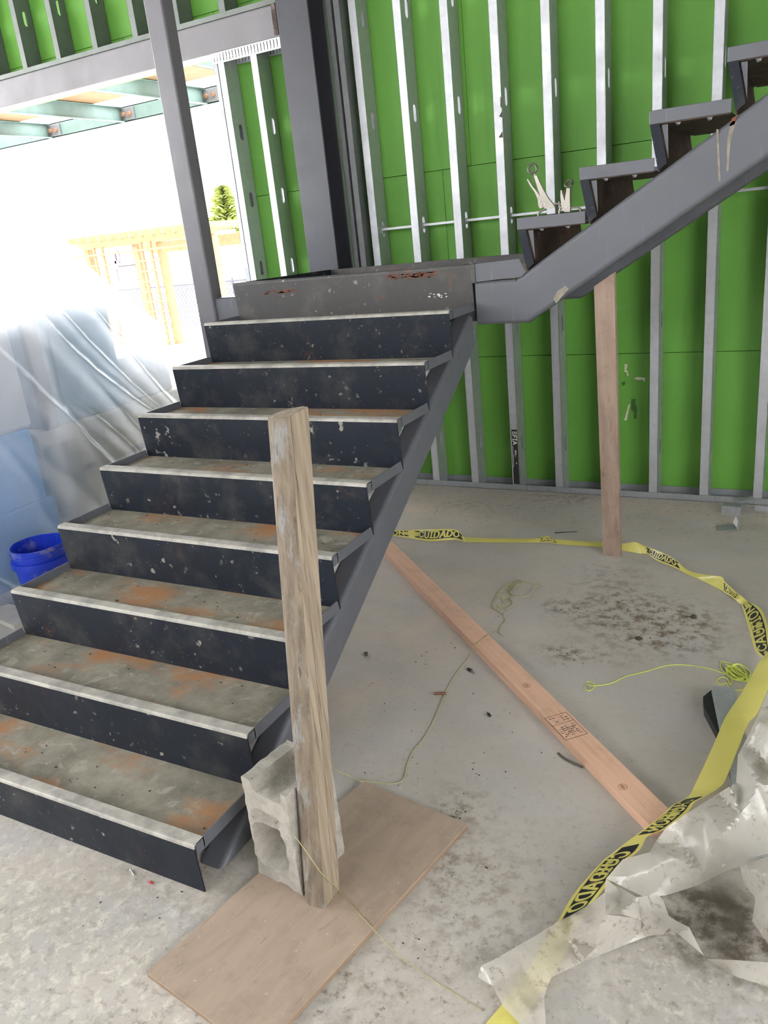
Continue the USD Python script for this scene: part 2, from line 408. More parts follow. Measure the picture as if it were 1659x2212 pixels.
SL = (.325, 1.12, 1.80, 2.47, 3.05, 3.66, 4.27)
for n in range(-1, 18):
    x0 = .515 + .3045 * n
    part('stud', c_stud(x0, .004, 4.6, slots=SL), M['galv'], wall, smooth=False)
for x0 in (-.853, -.575):
    part('stud', c_stud(x0, .004, 3.02, slots=(.4, 1.2, 1.62, 2.1, 2.55)), M['galv'], wall, smooth=False)
part('stud', c_stud(-.892, .004, 3.02, fl=.036), M['galv_old'], wall, smooth=False)
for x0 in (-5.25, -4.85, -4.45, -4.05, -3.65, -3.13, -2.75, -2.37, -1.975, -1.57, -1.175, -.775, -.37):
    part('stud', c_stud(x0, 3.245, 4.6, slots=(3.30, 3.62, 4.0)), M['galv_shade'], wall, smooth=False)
for x0 in (.045, .105):   # boxed pair beside the column
    part('stud', c_stud(x0, .004, 4.6, fl=.045), M['galv_old'], wall, smooth=False)
for x0, x1, z0, z1 in ((-.30, 6.0, 0, .042), (-.95, -.30, 0, .042)):   # tracks: a channel with front and back leg
    part('bottom_track', [bx((x0, YW - .004, z0), (x1, YW - .001, z1), .0005), bx((x0, YW - .004, 0), (x1, YS - .01, .003), .0005), bx((x0, YS - .013, z0), (x1, YS - .01, z1), .0005)], M['galv_old'], wall, smooth=False)
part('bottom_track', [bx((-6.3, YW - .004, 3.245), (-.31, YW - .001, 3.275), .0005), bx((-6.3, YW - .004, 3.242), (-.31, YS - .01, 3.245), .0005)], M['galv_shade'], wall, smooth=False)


def slotted(y):
    sh = sbox(-.895, 2.985, -.315, 3.055)
    for k in range(21):
        x = -.875 + k * .0265; sh = sh.difference(sbox(x, 2.995, x + .006, 3.045))
    return xzprism(sh, y, y + .002)


part('slotted_track', [slotted(YW - .004), slotted(YS - .012), bx((-.895, YW - .004, 3.053), (-.315, YS - .01, 3.056), .0005)], M['galv'], wall, label='slotted deflection track under the header', smooth=False)
hd = rtube((-6.3, YW + .075, 3.145), (-.305, YW + .075, 3.145), (0, 1, 0), .17, .19, .012)
part('header_beam', hd, M['header'], wall, label='grey steel header beam over the opening')
part('weld_plate', bx((-.345, YW - .022, 3.062), (-.31, YW - .011, 3.24)), M['rust'], wall, label='rusty plate where the header meets the column')
rows = ((.006, .9035), (.9065, 2.1200), (2.1230, 3.3370), (3.3400, 4.6))
for k, (z0, z1) in enumerate(rows):
    e = [-.94, -.2 + (.9 if k % 2 else 0.0), 1.75 + (.6 if k % 2 else 0), 4.1, 6.1] if k < 2 else ([-.94, .9, 3.3, 6.1] if k == 2 else [-6.3, -4.1, -1.7, .55, 2.7, 4.9, 6.1])
    for x0, x1 in zip(e, e[1:]):
        part('sheathing_panel', bx((x0 + .001, YS + random.uniform(0, .002), z0), (x1 - .001, YS + .016, z1), .0012), M['green'], wall, smooth=False)
for x0, x1 in ((-6.3, -4.2), (-4.2, -1.8), (-1.8, -.94)):
    part('sheathing_panel', bx((x0 + .001, YS, 3.05), (x1 - .001, YS + .016, 3.337), .0012), M['green'], wall, smooth=False)
part('light_stop_backing', [bx((-.93, YS + .0185, 0), (6.1, YS + .03, 3.04), .001), bx((-6.3, YS + .0185, 3.06), (6.1, YS + .03, 4.6), .001)], M['green_dirty'], wall, smooth=False)  # added behind the sheathing so no daylight leaks through the joints
part('bridging_channel', [bx((.19, YW + .055, 1.790), (6.0, YW + .071, 1.806), .001)] + [bx((.515 + .3045 * n + .055, YW + .05, 1.775), (.515 + .3045 * n + .062, YW + .076, 1.812), .001) for n in range(-1, 9)], M['galv'], wall, label='thin cold-rolled channel through the studs', smooth=False)
# scuffs, torn paint and dark smears on the sheathing, rust on one stud: thin patches lying on the surface


def patch(poly, t, mat, name, label, y=None, parent=wall):
    y = (YS - .0015) if y is None else y
    pts = [at(a, b, y=y)[[0, 2]] for a, b in poly]
    part(name, xzprism(Polygon(pts).buffer(0), y - t, y), mat, parent, label=label, smooth=False)


for poly in ([(1349, 786), (1356, 787), (1353, 800), (1357, 802), (1356, 806), (1349, 803)], [(1353, 806), (1359, 808), (1356, 813)], [(1369, 817), (1378, 814), (1394, 816), (1393, 826), (1388, 820), (1377, 821)], [(1358, 874), (1361, 873), (1354, 908), (1348, 908)]):
    patch(poly, .0006, M['scuff'], 'scuff', 'pale scuff on the sheathing')
for poly in ([(1364, 862), (1373, 862), (1372, 872), (1376, 880), (1375, 903), (1369, 905), (1370, 890), (1363, 884)], [(1342, 826), (1350, 824), (1351, 830), (1345, 834)]):
    patch(poly, .0006, M['green_dirty'], 'scuff', 'dark gouge in the sheathing')
for poly in ([(1081, 208), (1084, 215), (1084, 233), (1081, 230)], [(1084, 240), (1085, 254), (1078, 252)], [(1085, 284), (1086, 297), (1077, 297)]):
    patch(poly, .0006, M['rust'], 'rust_mark', 'rust mark on the stud edge', YW - .0006)
# certification sticker low on one stud
SX = .515 + .3045 * 2
stk = part('sticker', bx((SX + .010, YW - .0015, .045), (SX + .05, YW - .0006, .435), .0002), M['black'], wall, label='black stud sticker with white lettering', smooth=False)


def text_on(text, height, P0, U, V, depth, bold=False):
    m = meshkit.text_mesh(text, height, depth, bold); m.apply_transform(frame_(P0, U, V, np.cross(U, V))); return m


lt = [text_on('SFIA', .030, (SX + .017, YW - .0026, .425), (0, 0, -1), (1, 0, 0), .001, True)]
for x, z0, z1 in ((SX + .016, .17, .32), (SX + .030, .24, .29), (SX + .034, .255, .29), (SX + .038, .262, .29), (SX + .034, .19, .205), (SX + .039, .19, .205)):
    lt.append(bx((x - .001, YW - .0026, z0), (x + .001, YW - .0015, z1), .0001))
part('lettering', lt, M['white'], stk, smooth=False)
# unseen shell added behind the camera to shape the light: roof deck, a front wall with high openings, a right wall with a wide opening
part('ceiling', bx((-6.3, -6, 4.6), (6.2, 4.1, 4.75)), M['ceiling'], kind='structure', smooth=False)
wf = thing('wall_front', kind='structure')
part('lower_wall', bx((-6.3, -6.0, 0), (6.2, -5.8, 2.5)), M['shell'], wf, smooth=False)
for x0, x1 in ((-6.3, -4.2), (-1.9, -1.6), (1.0, 6.2)): part('pier', bx((x0, -6.0, 2.5), (x1, -5.8, 4.6)), M['shell'], wf, smooth=False)
wr = thing('wall_right', kind='structure')
part('lower_wall', bx((6.0, -5.8, 0), (6.2, 4.1, .9)), M['pale_shell'], wr, smooth=False)
for y0, y1, z0 in ((-5.8, -4.6, .9), (-4.6, .1, 3.1), (.1, 4.1, .9)): part('pier', bx((6.0, y0, z0), (6.2, y1, 4.6)), M['pale_shell'], wr, smooth=False)
part('ground_outside', bx((-70, -60, -.35), (70, 90, -.1)), M['ground'], kind='structure', smooth=False)

# ---------------------------------------------------------------- column and steel post
col = thing('steel_column', 'dark blue-grey wide-flange steel column at the right end of the header', 'column')
part('front_flange', bx((-.175, 3.485, 0), (.055, 3.499, 4.59), .002), M['column'], col, smooth=False)
part('web', bx((-.066, 3.499, 0), (-.054, 3.676, 4.59), .001), M['column'], col, smooth=False)
part('rear_flange', bx((-.175, 3.676, 0), (.055, 3.690, 4.59), .002), M['column'], col, smooth=False)
sp_ = thing('steel_post', 'grey square steel tube post standing at the left corner of the stair landing', 'post')
part('post_tube', tm(rtube((-.2425, 2.478, 0), (-.2425, 2.478, 4.59), (1, 0, 0), .125, .095, .012)), M['post_steel'], sp_)
part('base_plate', bx((-.35, 2.38, 0), (-.13, 2.58, .012)), M['post_steel'], sp_)

# ---------------------------------------------------------------- staircase
st = thing('steel_staircase', 'dark grey steel pan stair turning right at a landing, dusty and rust-stained', 'staircase')


def nosing_profile(y0, z0, w=.045):
    return [(y0, z0 - .014), (y0 + .001, z0 - .006), (y0 + .005, z0 - .0015), (y0 + .011, z0), (y0 + w - .002, z0), (y0 + w, z0 - .002), (y0 + w, z0 - .038), (y0 + w - .004, z0 - .038), (y0 + w - .004, z0 - .005), (y0 + .007, z0 - .005), (y0 + .005, z0 - .014)]


for k in range(1, 10):
    y0, z0 = (k - 1) * R_, k * H_
    zb = 0.002 if k == 1 else (k - 1) * H_ - .04
    d = .004 if k == 1 else .014
    rp = yzprism(Polygon([(y0, z0 - .014), (y0 + d, zb), (y0 + d + .005, zb), (y0 + .005, z0 - .014)]), 0, W_)
    rs = part('riser', rp, M['top_riser'] if k == 9 else M['riser'], st, smooth=False)
    part('nosing', yzprism(Polygon(nosing_profile(y0, z0, .045 if k < 9 else .02)), 0, W_), M['nosing'] if k < 9 else M['top_riser'], rs, smooth=25)
    if k < 9:
        part('tread_pan', bx((.004, y0 + .008, z0 - .041), (W_ - .004, y0 + R_ + .014, z0 - .036), .0008), M['pan'], st, smooth=False)
        for x0 in (0, W_ - .005):
            part('side_lip', yzprism(Polygon([(y0 + .006, z0 - .043), (y0 + R_ + .013, z0 - .043), (y0 + R_ + .002, z0 - .002), (y0 + .012, z0 - .002)]), x0, x0 + .005), M['paint'], st, smooth=False)
YL, ZL, YB = 8 * R_, 9 * H_, 3.462
part('landing_pan', bx((.004, YL + .02, ZL - .082), (1.70, YB, ZL - .077)), M['pan'], st, smooth=False)
part('landing_lip', yzprism(Polygon([(YL + .01, ZL - .083), (YB, ZL - .083), (YB, ZL - .020), (YL + .01, ZL - .001)]), 0, .006), M['riser'], st, smooth=False)
part('landing_lip', bx((.0, YB, ZL - .1), (1.70, YB + .006, ZL - .021)), M['top_riser'], st, smooth=False)
part('landing_lip', xzprism(Polygon([(W_ + .004, ZL - .086), (1.69, ZL - .075), (1.712, ZL - .055), (1.682, ZL + .006), (W_ + .004, ZL - .003)]), YL + .002, YL + .008), M['paint'], st, smooth=False)
part('landing_lip', bx((W_ - .002, YL - .004, ZL - .09), (W_ + .02, YL + .03, ZL - .001)), M['top_riser'], st, smooth=False)
# stringers of the lower flight: rounded tubes cut at the floor and at the landing
SLP = H_ / R_
for x0 in (W_ - .056, .056):
    cy0, cy1 = -.3, 2.75; zc = lambda y: SLP * y - .141
    s_ = rtube((x0, cy0, zc(cy0)), (x0, cy1, zc(cy1)), (1, 0, 0), .102, .150, .022)
    s_ = s_.trim_by_plane((0, 0, 1), .001).trim_by_plane((0, -1, 0), -2.405)
    part('stringer', tm(s_), M['paint'], st)
# stringers of the upper flight, with the level run under the landing
S2 = .600


def upper_stringer(yc, w, xa):
    a = rtube((xa, yc, 1.415), (2.2, yc, 1.415), (0, 1, 0), w, .206, .020)
    zc2 = lambda x: 1.574 + S2 * (x - 1.95)
    b = rtube((1.3, yc, zc2(1.3)), (3.9, yc, zc2(3.9)), (0, 1, 0), w, .200, .020)
    xm = 1.95 + (1.415 - 1.574) / S2; half = math.atan(S2) / 2      # the mitre
    nrm = (math.cos(half), 0, math.sin(half)); off = nrm[0] * xm + nrm[2] * 1.415
    return tm(a.trim_by_plane(tuple(-x for x in nrm), -off)) , tm(b.trim_by_plane(nrm, off))


for yc, xa in ((YL + .055, 1.455), (YB - .05, .1)):
    part('stringer', list(upper_stringer(yc, .10, xa)), M['paint'], st)
part('support_beam', tm(rtube((-.178, YL + .085, 1.425), (1.43, YL + .085, 1.425), (0, 1, 0), .09, .200, .015)), M['paint'], st)
XT = {10: 1.680, 11: 1.971, 12: 2.262, 13: 2.551, 14: 2.842, 15: 3.133}
for k in range(10, 15):
    x0, x1, z0 = XT[k], XT[k + 1], k * H_ + .006
    zb = (k - 1) * H_ - .05
    rs = part('riser', xzprism(Polygon([(x0, z0), (x0 + .005, z0), (x0 + .042, zb), (x0 + .037, zb)]), YL + .004, YB), M['rust'], st, smooth=False)
    part('end_flange', xzprism(Polygon([(x0 + .002, z0 - .05), (x0 + .04, z0 - .05), (x0 + .072, zb + .03), (x0 + .037, zb + .005)]), YL + .002, YL + .007), M['riser'], rs, smooth=False)
    part('gusset', xzprism(Polygon([(x0 + .048, z0 - .058), (x0 + .072, z0 - .058), (x0 + .076, zb + .045)]), YL + .012, YL + .016), M['paint'], rs, label='pale tapered gusset', smooth=False)
    part('nosing', bx((x0, YL + .003, z0 - .05), (x0 + .03, YB, z0), .003), M['top_riser'], rs)
    part('tread_pan', bx((x0 + .03, YL + .006, z0 - .055), (x1 + .02, YB, z0 - .049)), M['rust'], st, smooth=False)
    part('side_lip', bx((x0 + .001, YL, z0 - .051), (x1 + .022, YL + .006, z0), .0015), M['paint'], st, smooth=False)
    part('side_lip', bx((x0 + .001, YB - .006, z0 - .051), (x1 + .022, YB, z0), .0015), M['paint'], st, smooth=False)
    for xx in (x0 + .10, x0 + .22):
        part('weld_tab', hull([(xx, YL + .01, z0 - .056), (xx + .022, YL + .01, z0 - .056), (xx + .018, YL + .012, z0 - .066), (xx + .004, YL + .03, z0 - .067), (xx + .02, YL + .03, z0 - .056), (xx, YL + .03, z0 - .056)]), M['header'], st, smooth=False)

def sliver_marks(px0, px1, py0, py1, slope, n, wmax, y, mat, name, label, seed, parent=None):
    r = random.Random(seed); out = []
    for _ in range(n):
        a = r.uniform(px0, px1); b = r.uniform(py0, py1) + slope * (a - px0); w = r.uniform(.2, 1) * wmax; h = r.uniform(.6, 2.2)
        P = [at(u, v, y=y)[[0, 2]] for u, v in ((a - w, b - slope * w), (a - w * .3, b - h), (a + w * .6, b - h * .7 + slope * w * .5), (a + w, b + slope * w), (a + w * .2, b + h * .6), (a - w * .5, b + h * .7))]
        out.append(xzprism(Polygon(P).buffer(0), y - .0006, y))
    part(name, out, mat, parent or st, label=label, kind='stuff' if n > 20 else None, smooth=False)


sliver_marks(835, 945, 589, 604, -.055, 130, 7, YL + .001, M['rust_red'], 'rust_scrape', 'red-brown rust scrape on the top riser', 31)
sliver_marks(575, 640, 630, 636, -.10, 26, 8, YL + .002, M['rust_red'], 'rust_scrape', 'faint rust scrape at the left of the top riser', 32)
sliver_marks(926, 968, 632, 642, .06, 22, 4, YL + .003, M['white'], 'paint_scrape', 'bare white scrape on the top riser', 33)
for poly, mt in (([(1584, 262), (1578, 268), (1572, 300), (1570, 368), (1573, 368), (1577, 310), (1584, 280), (1590, 264)], 'drip'), ([(1548, 280), (1551, 280), (1556, 390), (1553, 390)], 'drip'), ([(1196, 645), (1204, 630), (1222, 618), (1228, 624), (1212, 642), (1202, 655)], 'drip'), ([(1582, 256), (1592, 250), (1586, 268), (1576, 272)], 'rust_red')):
    part('stain', xzprism(Polygon([at(a, b, y=YL + .0045)[[0, 2]] for a, b in poly]).buffer(.0015), YL + .0040, YL + .0050), M[mt], st, label='stain running down the upper stringer', smooth=False)

# ---------------------------------------------------------------- timber post, block and plywood
A, B, C = (1.485, -.285), (1.657, .599), (2.072, .534)
D = (A[0] + C[0] - B[0], A[1] + C[1] - B[1])
pl = thing('plywood_board', 'dirty brown plywood offcut lying flat under the concrete block and timber post', 'plywood')
part('face_veneer', xyprism(Polygon([A, B, C, D]), .0135, .018), M['ply'], pl, smooth=False)
part('edge_plies', xyprism(Polygon([A, B, C, D]).buffer(-.0008), .0005, .0135), M['ply_edge'], pl, smooth=False)


def timber_post():
    base, top = np.array([1.790, .112, .018]), np.array([1.769, .315, 1.392]); n = 40
    rel = lambda pts: np.array(pts) - base[:2]
    out = []
    for k in range(n + 1):
        t = k / n; c = base + (top - base) * t; s = 1.0 + .04 * t
        nf = .105 + .02 * math.sin(3 * t + 1) - .012 * t                    # where the long drying crack runs on the flat face
        fl = [(1.823, .076), (1.8235, nf - .0016), (1.8165, nf), (1.8235, nf + .0016), (1.824, .156)]
        rd = [(1.802, .168), (1.772, .163), (1.751, .146), (1.744, .120), (1.747, .094), (1.757, .077), (1.775, .0695), (1.797, .0700), (1.812, .0725)]
        p = rel(fl + rd) * s
        w = 1 + .012 * (meshkit.noise(np.c_[p * 40, np.full(len(p), t * 9)], 3) - .5)
        out.append(np.c_[c[:2] + p * w[:, None], np.full(len(p), c[2]) + (p[:, 0] * .10 + p[:, 1] * .06) * (k == n)])
    X = np.array(out); m = X.shape[1]; X = np.concatenate([X, X[:, :1]], 1)
    return X


TP = timber_post(); NF = 5
tp = thing('timber_post', 'weathered half-round timber post standing upright on the plywood against the block', 'post')
part('flat_face', grid_mesh(np.ascontiguousarray(TP[:, 0:NF][:, ::1])[::-1]), M['timber'], tp, smooth=False)
part('rounded_face', grid_mesh(np.ascontiguousarray(TP[:, NF - 1:])[::-1]), M['timber_round'], tp, smooth=40)
for row, nm in ((TP[-1, :-1], 'top_end'), (TP[0, :-1], 'bottom_end')):
    c_ = row.mean(0); v = np.vstack([row, c_]); k = np.arange(len(row)); f = np.stack([np.full(len(row), len(row)), k, (k + 1) % len(row)], 1)
    part(nm, trimesh.Trimesh(v, f, process=False), M['timber'], tp, smooth=False)

blk = thing('concrete_block', 'rough grey hollow concrete block standing on end beside the timber post', 'concrete block')


def block_mesh():
    w, dpt, hh = .176, .195, .350                     # along a, along b (core axis), height
    body = m3.Manifold.cube((w, dpt, hh))
    for z0, z1, dp, sc in ((.035, .205, .105, .42), (.175, .262, .05, .3)):
        cs = m3.CrossSection.square((w - .095, z1 - z0 - .06), True).offset(.03, m3.JoinType.Round, 2.0, 24)
        e = m3.Manifold.extrude(cs, dp, scale_top=(sc, sc)).rotate((-90, 0, 0)).translate((w / 2 - .012, -.012, (z0 + z1) / 2))
        body -= e
    groove = m3.Manifold.extrude(m3.CrossSection.square((.085, .05), True).offset(.015, m3.JoinType.Round, 2.0, 24), dpt + .2).rotate((-90, 0, 0)).translate((w / 2 + .012, -.1, hh + .006))
    body -= groove
    notch = m3.Manifold.cube((.05, .05, .06)).rotate((20, 35, 15)).translate((.07, -.04, -.03)); body -= notch
    m = tm(body.refine_to_length(.012)); n_ = meshkit.fbm(m.vertices * 38, 4, 5) - .5; n2 = meshkit.fbm(m.vertices * 38 + 17, 4, 6) - .5; n3 = meshkit.fbm(m.vertices * 38 + 31, 4, 8) - .5
    m.vertices = m.vertices + np.c_[n_, n2, n3 * (m.vertices[:, 2] > .01)] * .009
    T = trimesh.transformations.rotation_matrix(math.radians(-9), (0, 0, 1)); T[:3, 3] = (1.562, .119, .0185)
    m.apply_transform(T); return m


part('block_body', block_mesh(), M['block'], blk, smooth=35)

# ---------------------------------------------------------------- prop under the upper flight
pr_ = thing('timber_prop', 'dirty brown two-by-four leaning upright under the upper stair stringer', 'timber prop')
b0, b1 = at(1303, 1200, z=0.0), at(1339, 1203, z=0.0)
PX0, PX1, PY = b0[0], b0[0] + .092, 2.742
prop_pts = []
for z, dy, dx in ((0.0, 0, 0), (1.51, -.245, .030)):
    for x in (PX0, PX1):
        for y in (PY, PY + .038): prop_pts.append((x + dx, y + dy, z - (0 if z == 0 else (x < PX0 + .01) * .055)))
part('stud_board', hull(prop_pts), M['prop'], pr_, smooth=False)
for qx, qz in ((.03, 1.12), (.05, 1.09), (.045, 1.02), (.05, .92), (.05, .80)):
    dy = -.245 * qz / 1.51; ddx = .03 * qz / 1.51
    part('knot', lathe([(0, .0008), (.004, .0008), (.006, .0)], (0, 0, 0), 10).apply_transform(frame_((PX0 + qx + ddx, PY + dy - .0004, qz), (1, 0, 0), (0, 0, 1), (0, -1, 0))), M['soil'], pr_, smooth=False)

# ---------------------------------------------------------------- new plank on the floor
u0, u1 = at(849.5, 1172, z=.038), at(1432, 1735, z=.038)
dv = (u1 - u0)[:2] / np.linalg.norm((u1 - u0)[:2]); nv = np.array([dv[1], -dv[0]])
if nv @ (at(970, 1334, z=.038) - u0)[:2] < 0: nv = -nv
PWD = float(np.mean([nv @ (at(*q, z=.038) - u0)[:2] for q in ((896, 1259), (970, 1334), (1175, 1550))]))
o = u0[:2] - dv * .35; LEN = 2.95
pk = thing('lumber_plank', 'long fresh pinkish lumber plank lying diagonally on the concrete floor', 'plank')
part('board', bx((0, 0, .0005), (LEN, PWD, .038), .003).apply_transform(frame_((*o, 0), (*dv, 0), (*nv, 0), (0, 0, np.sign(np.cross(dv, nv))))) if np.cross(dv, nv) > 0 else prism(sbox(0, 0, LEN, PWD), (*o, .0005), (*dv, 0), (*nv, 0), .0375, (0, 0, 1)), M['fir'], pk, smooth=False)


def on_plank(px, py): d = at(px, py, z=.038)[:2] - o; return d @ dv, d @ nv


for q, rr in (((1137, 1481), .016), ((1345, 1700), .015)):
    s, t = on_plank(*q); P0 = (*(o + dv * s + nv * t), .0378)
    part('knot', prism(Point(0, 0).buffer(rr).difference(Point(0, 0).buffer(rr * .82)), P0, (*dv, 0), (*nv, 0), .0008, (0, 0, 1)), M['fir_end'], pk, smooth=False)
    part('knot', prism(affinity.scale(Point(0, 0).buffer(rr * .55), 1.2, .8), P0, (*dv, 0), (*nv, 0), .0008, (0, 0, 1)), M['fir_end'], pk, smooth=False)
s, t = on_plank(1222, 1568)
mk = []
for a, b, c, d in ((-.075, -.045, .075, -.0435), (-.075, .0435, .075, .045), (-.075, -.045, -.0735, .045), (.0735, -.045, .075, .045), (-.02, -.045, -.0188, .045)): mk.append(sbox(a, b, c, d))
r2 = random.Random(4)
for row in range(6):
    for k in range(9):
        x = .0 + row * .011; y = -.036 + k * .0082
        if r2.random() < .78: mk.append(sbox(x - .0005, y, x + .004 * r2.random() + .0012, y + .004 + .003 * r2.random()))
for row in range(3):
    for k in range(5):
        x = -.062 + row * .013; y = -.036 + k * .015
        if r2.random() < .75: mk.append(sbox(x, y, x + .003, y + .011))
part('stamp', [prism(p, (*(o + dv * s + nv * t), .0379), (*dv, 0), (*nv, 0), .0006, (0, 0, 1)) for p in mk], M['soil'], pk, label='faint black lumber stamp in a box', smooth=False)

# ---------------------------------------------------------------- barricade tape
TAPE = [  # (pixel of one edge, height), (pixel of the other edge, height)
    (780, 1136, .05, 780, 1152, .004), (852, 1145, .04, 855, 1158, .004), (905, 1144, .045, 905, 1166, .004), (937, 1143, .065, 932, 1169, .004), (985, 1144, .06, 980, 1166, .004), (1001, 1158, .025, 1004, 1170, .004),
    (1016, 1161, .010, 1020, 1171, .004), (1131, 1163, .008, 1131, 1172, .004), (1160, 1162, .02, 1165, 1172, .004), (1183, 1158, .035, 1190, 1172, .006), (1204, 1165, .014, 1212, 1176, .004), (1300, 1171, .012, 1300, 1182, .004), (1341, 1174, .03, 1342, 1189, .004),
    (1371, 1171, .055, 1379, 1195, .004), (1388, 1178, .04, 1392, 1196, .004), (1398, 1181, .03, 1400, 1197, .004), (1416, 1188, .04, 1411, 1206, .004), (1439, 1197, .045, 1427, 1215, .004), (1456, 1207, .045, 1460, 1228, .004), (1487, 1232, .012, 1488, 1242, .005), (1523, 1241, .03, 1514, 1253, .004),
    (1558, 1246, .065, 1556, 1274, .004), (1566, 1257, .05, 1567, 1281, .006), (1590, 1279, .02, 1580, 1289, .008), (1599, 1285, .03, 1597, 1303, .006), (1615, 1298, .02, 1602, 1307, .004), (1644, 1316, .045, 1612, 1340, .006), (1658, 1352, .05, 1620, 1367, .006), (1663, 1392, .05, 1631, 1404, .006), (1666, 1408, .055, 1646, 1420, .02),
    (1672, 1428, .06, 1644, 1424, .05), (1672, 1450, .06, 1634, 1440, .055), (1655, 1498, .065, 1601, 1498, .06), (1636, 1541, .065, 1575, 1536, .06), (1617, 1562, .06, 1563, 1557, .055), (1597, 1610, .06, 1539, 1614, .055), (1568, 1682, .055, 1503, 1691, .045), (1551, 1703, .06, 1489, 1718, .045),
    (1520, 1722, .065, 1468, 1731, .05), (1501, 1733, .07, 1449, 1742, .05), (1484, 1756, .07, 1427, 1763, .05), (1440, 1790, .06, 1391, 1791, .05), (1400, 1806, .05, 1352, 1820, .04), (1380, 1838, .03, 1320, 1845, .03), (1344, 1868, .02, 1296, 1865, .02), (1305, 1920, .015, 1240, 1930, .012), (1265, 1972, .010, 1202, 1995, .010),
    (1210, 2082, .006, 1148, 2082, .006), (1132, 2200, .005, 1082, 2172, .005), (1116, 2225, .005, 1046, 2216, .005), (1060, 2330, .004, 985, 2310, .004)]
EA, EB = spline([at(a, b, z=z) for a, b, z, *_ in TAPE], 10), spline([at(d, e, z=f) for *_, d, e, f in TAPE], 10)
EA[:, 2] = np.maximum(EA[:, 2], .003); EB[:, 2] = np.maximum(EB[:, 2], .003)
mid = (EA + EB) / 2; ARC = np.concatenate([[0], np.cumsum(np.linalg.norm(np.diff(mid, axis=0), axis=1))])


def ribbon(u, v):
    """Point on the tape at arc length u, across v in 0..1 (from edge A to edge B), with a slight cupping."""
    a = np.stack([np.interp(u, ARC, EA[:, k]) for k in range(3)], -1); b = np.stack([np.interp(u, ARC, EB[:, k]) for k in range(3)], -1)
    v = np.asarray(v)[..., None]; p = a + (b - a) * v
    p[..., 2] += .006 * np.sin(np.pi * v[..., 0]) * (1 + np.sin(np.asarray(u) * 23)) * .5
    return p


uu = np.linspace(0, ARC[-1], 900); vv = np.linspace(0, 1, 7)
tape = thing('caution_tape', 'yellow caution tape with black lettering curving twisted across the floor', 'barricade tape')
part('ribbon', grid_mesh(ribbon(*np.meshgrid(uu, vv, indexing='ij'))), M['tape'], tape, smooth=True)


def text_shape(text):
    m = meshkit.text_mesh(text, 1.0, .1, True); tri = m.triangles[np.abs(m.face_normals[:, 2] - 1) < .01][:, :, :2]
    s = union_all([Polygon(t).buffer(.004) for t in tri]); x0, y0, x1, y1 = s.bounds
    return affinity.translate(s, -x0, -y0), x1 - x0


def print_on_tape(text, u0, u1, flip, panel=True, vlo=.16, vhi=.84):
    """Black panel with yellow letters (panel) laid along the tape between arc lengths u0 and u1, following its surface on both faces."""
    s, w = text_shape(text); Lr = abs(u1 - u0); pad = .10 * w
    k = Lr / (w + 2 * pad); shape = affinity.scale(affinity.translate(s, pad, 0), k, (vhi - vlo - .10), origin=(0, 0)); shape = affinity.translate(shape, 0, vlo + .05)
    pan = sbox(0, vlo, Lr, vhi).difference(shape.buffer(.0015)) if panel else shape
    out = []
    for gm in getattr(pan, 'geoms', [pan]):
        if gm.area < 1e-6: continue
        for piece in [gm.intersection(sbox(i * Lr / 60, 0, (i + 1) * Lr / 60, 1)) for i in range(60)]:
            for q in getattr(piece, 'geoms', [piece]):
                if not isinstance(q, Polygon) or q.area < 1e-7: continue
                m = trimesh.creation.extrude_polygon(q, 1.0, engine='earcut'); x, y, h = m.vertices.T
                U = u0 + (x if u1 > u0 else -x); Vv = (1 - y) if flip else y
                e = 1e-3; p = ribbon(U, Vv); du = ribbon(U + e, Vv) - ribbon(U - e, Vv); dvv = ribbon(U, np.clip(Vv + .02, 0, 1)) - ribbon(U, np.clip(Vv - .02, 0, 1))
                n = np.cross(du, dvv); n /= np.linalg.norm(n, axis=1, keepdims=True) + 1e-12
                m.vertices = p + n * ((h - .5) * .0018)[:, None]; out.append(m)
    part('lettering', out, M['black'], tape, smooth=False)


def u_at(px, py):
    d = ray(px, py); d = d / np.linalg.norm(d); w = mid - EYE; return ARC[np.argmin(np.linalg.norm(w - (w @ d)[:, None] * d, axis=1))]


print_on_tape('CUIDADO', u_at(896, 1156), u_at(1000, 1161), True)
print_on_tape('CAUTION', u_at(760, 1146), u_at(880, 1152), True)
print_on_tape('CAUTION', u_at(1166, 1165), u_at(1200, 1167), True)
print_on_tape('CUIDADO', u_at(1397, 1188), u_at(1466, 1222), True)
print_on_tape('CAUTION', u_at(1562, 1268), u_at(1594, 1284), True)
print_on_tape('CAUTION', u_at(1660, 1412), u_at(1606, 1308), False)
print_on_tape('CAUTION', u_at(1502, 1727), u_at(1395, 1802), False)
print_on_tape('CUIDADO', u_at(1366, 1830), u_at(1225, 1975), False)

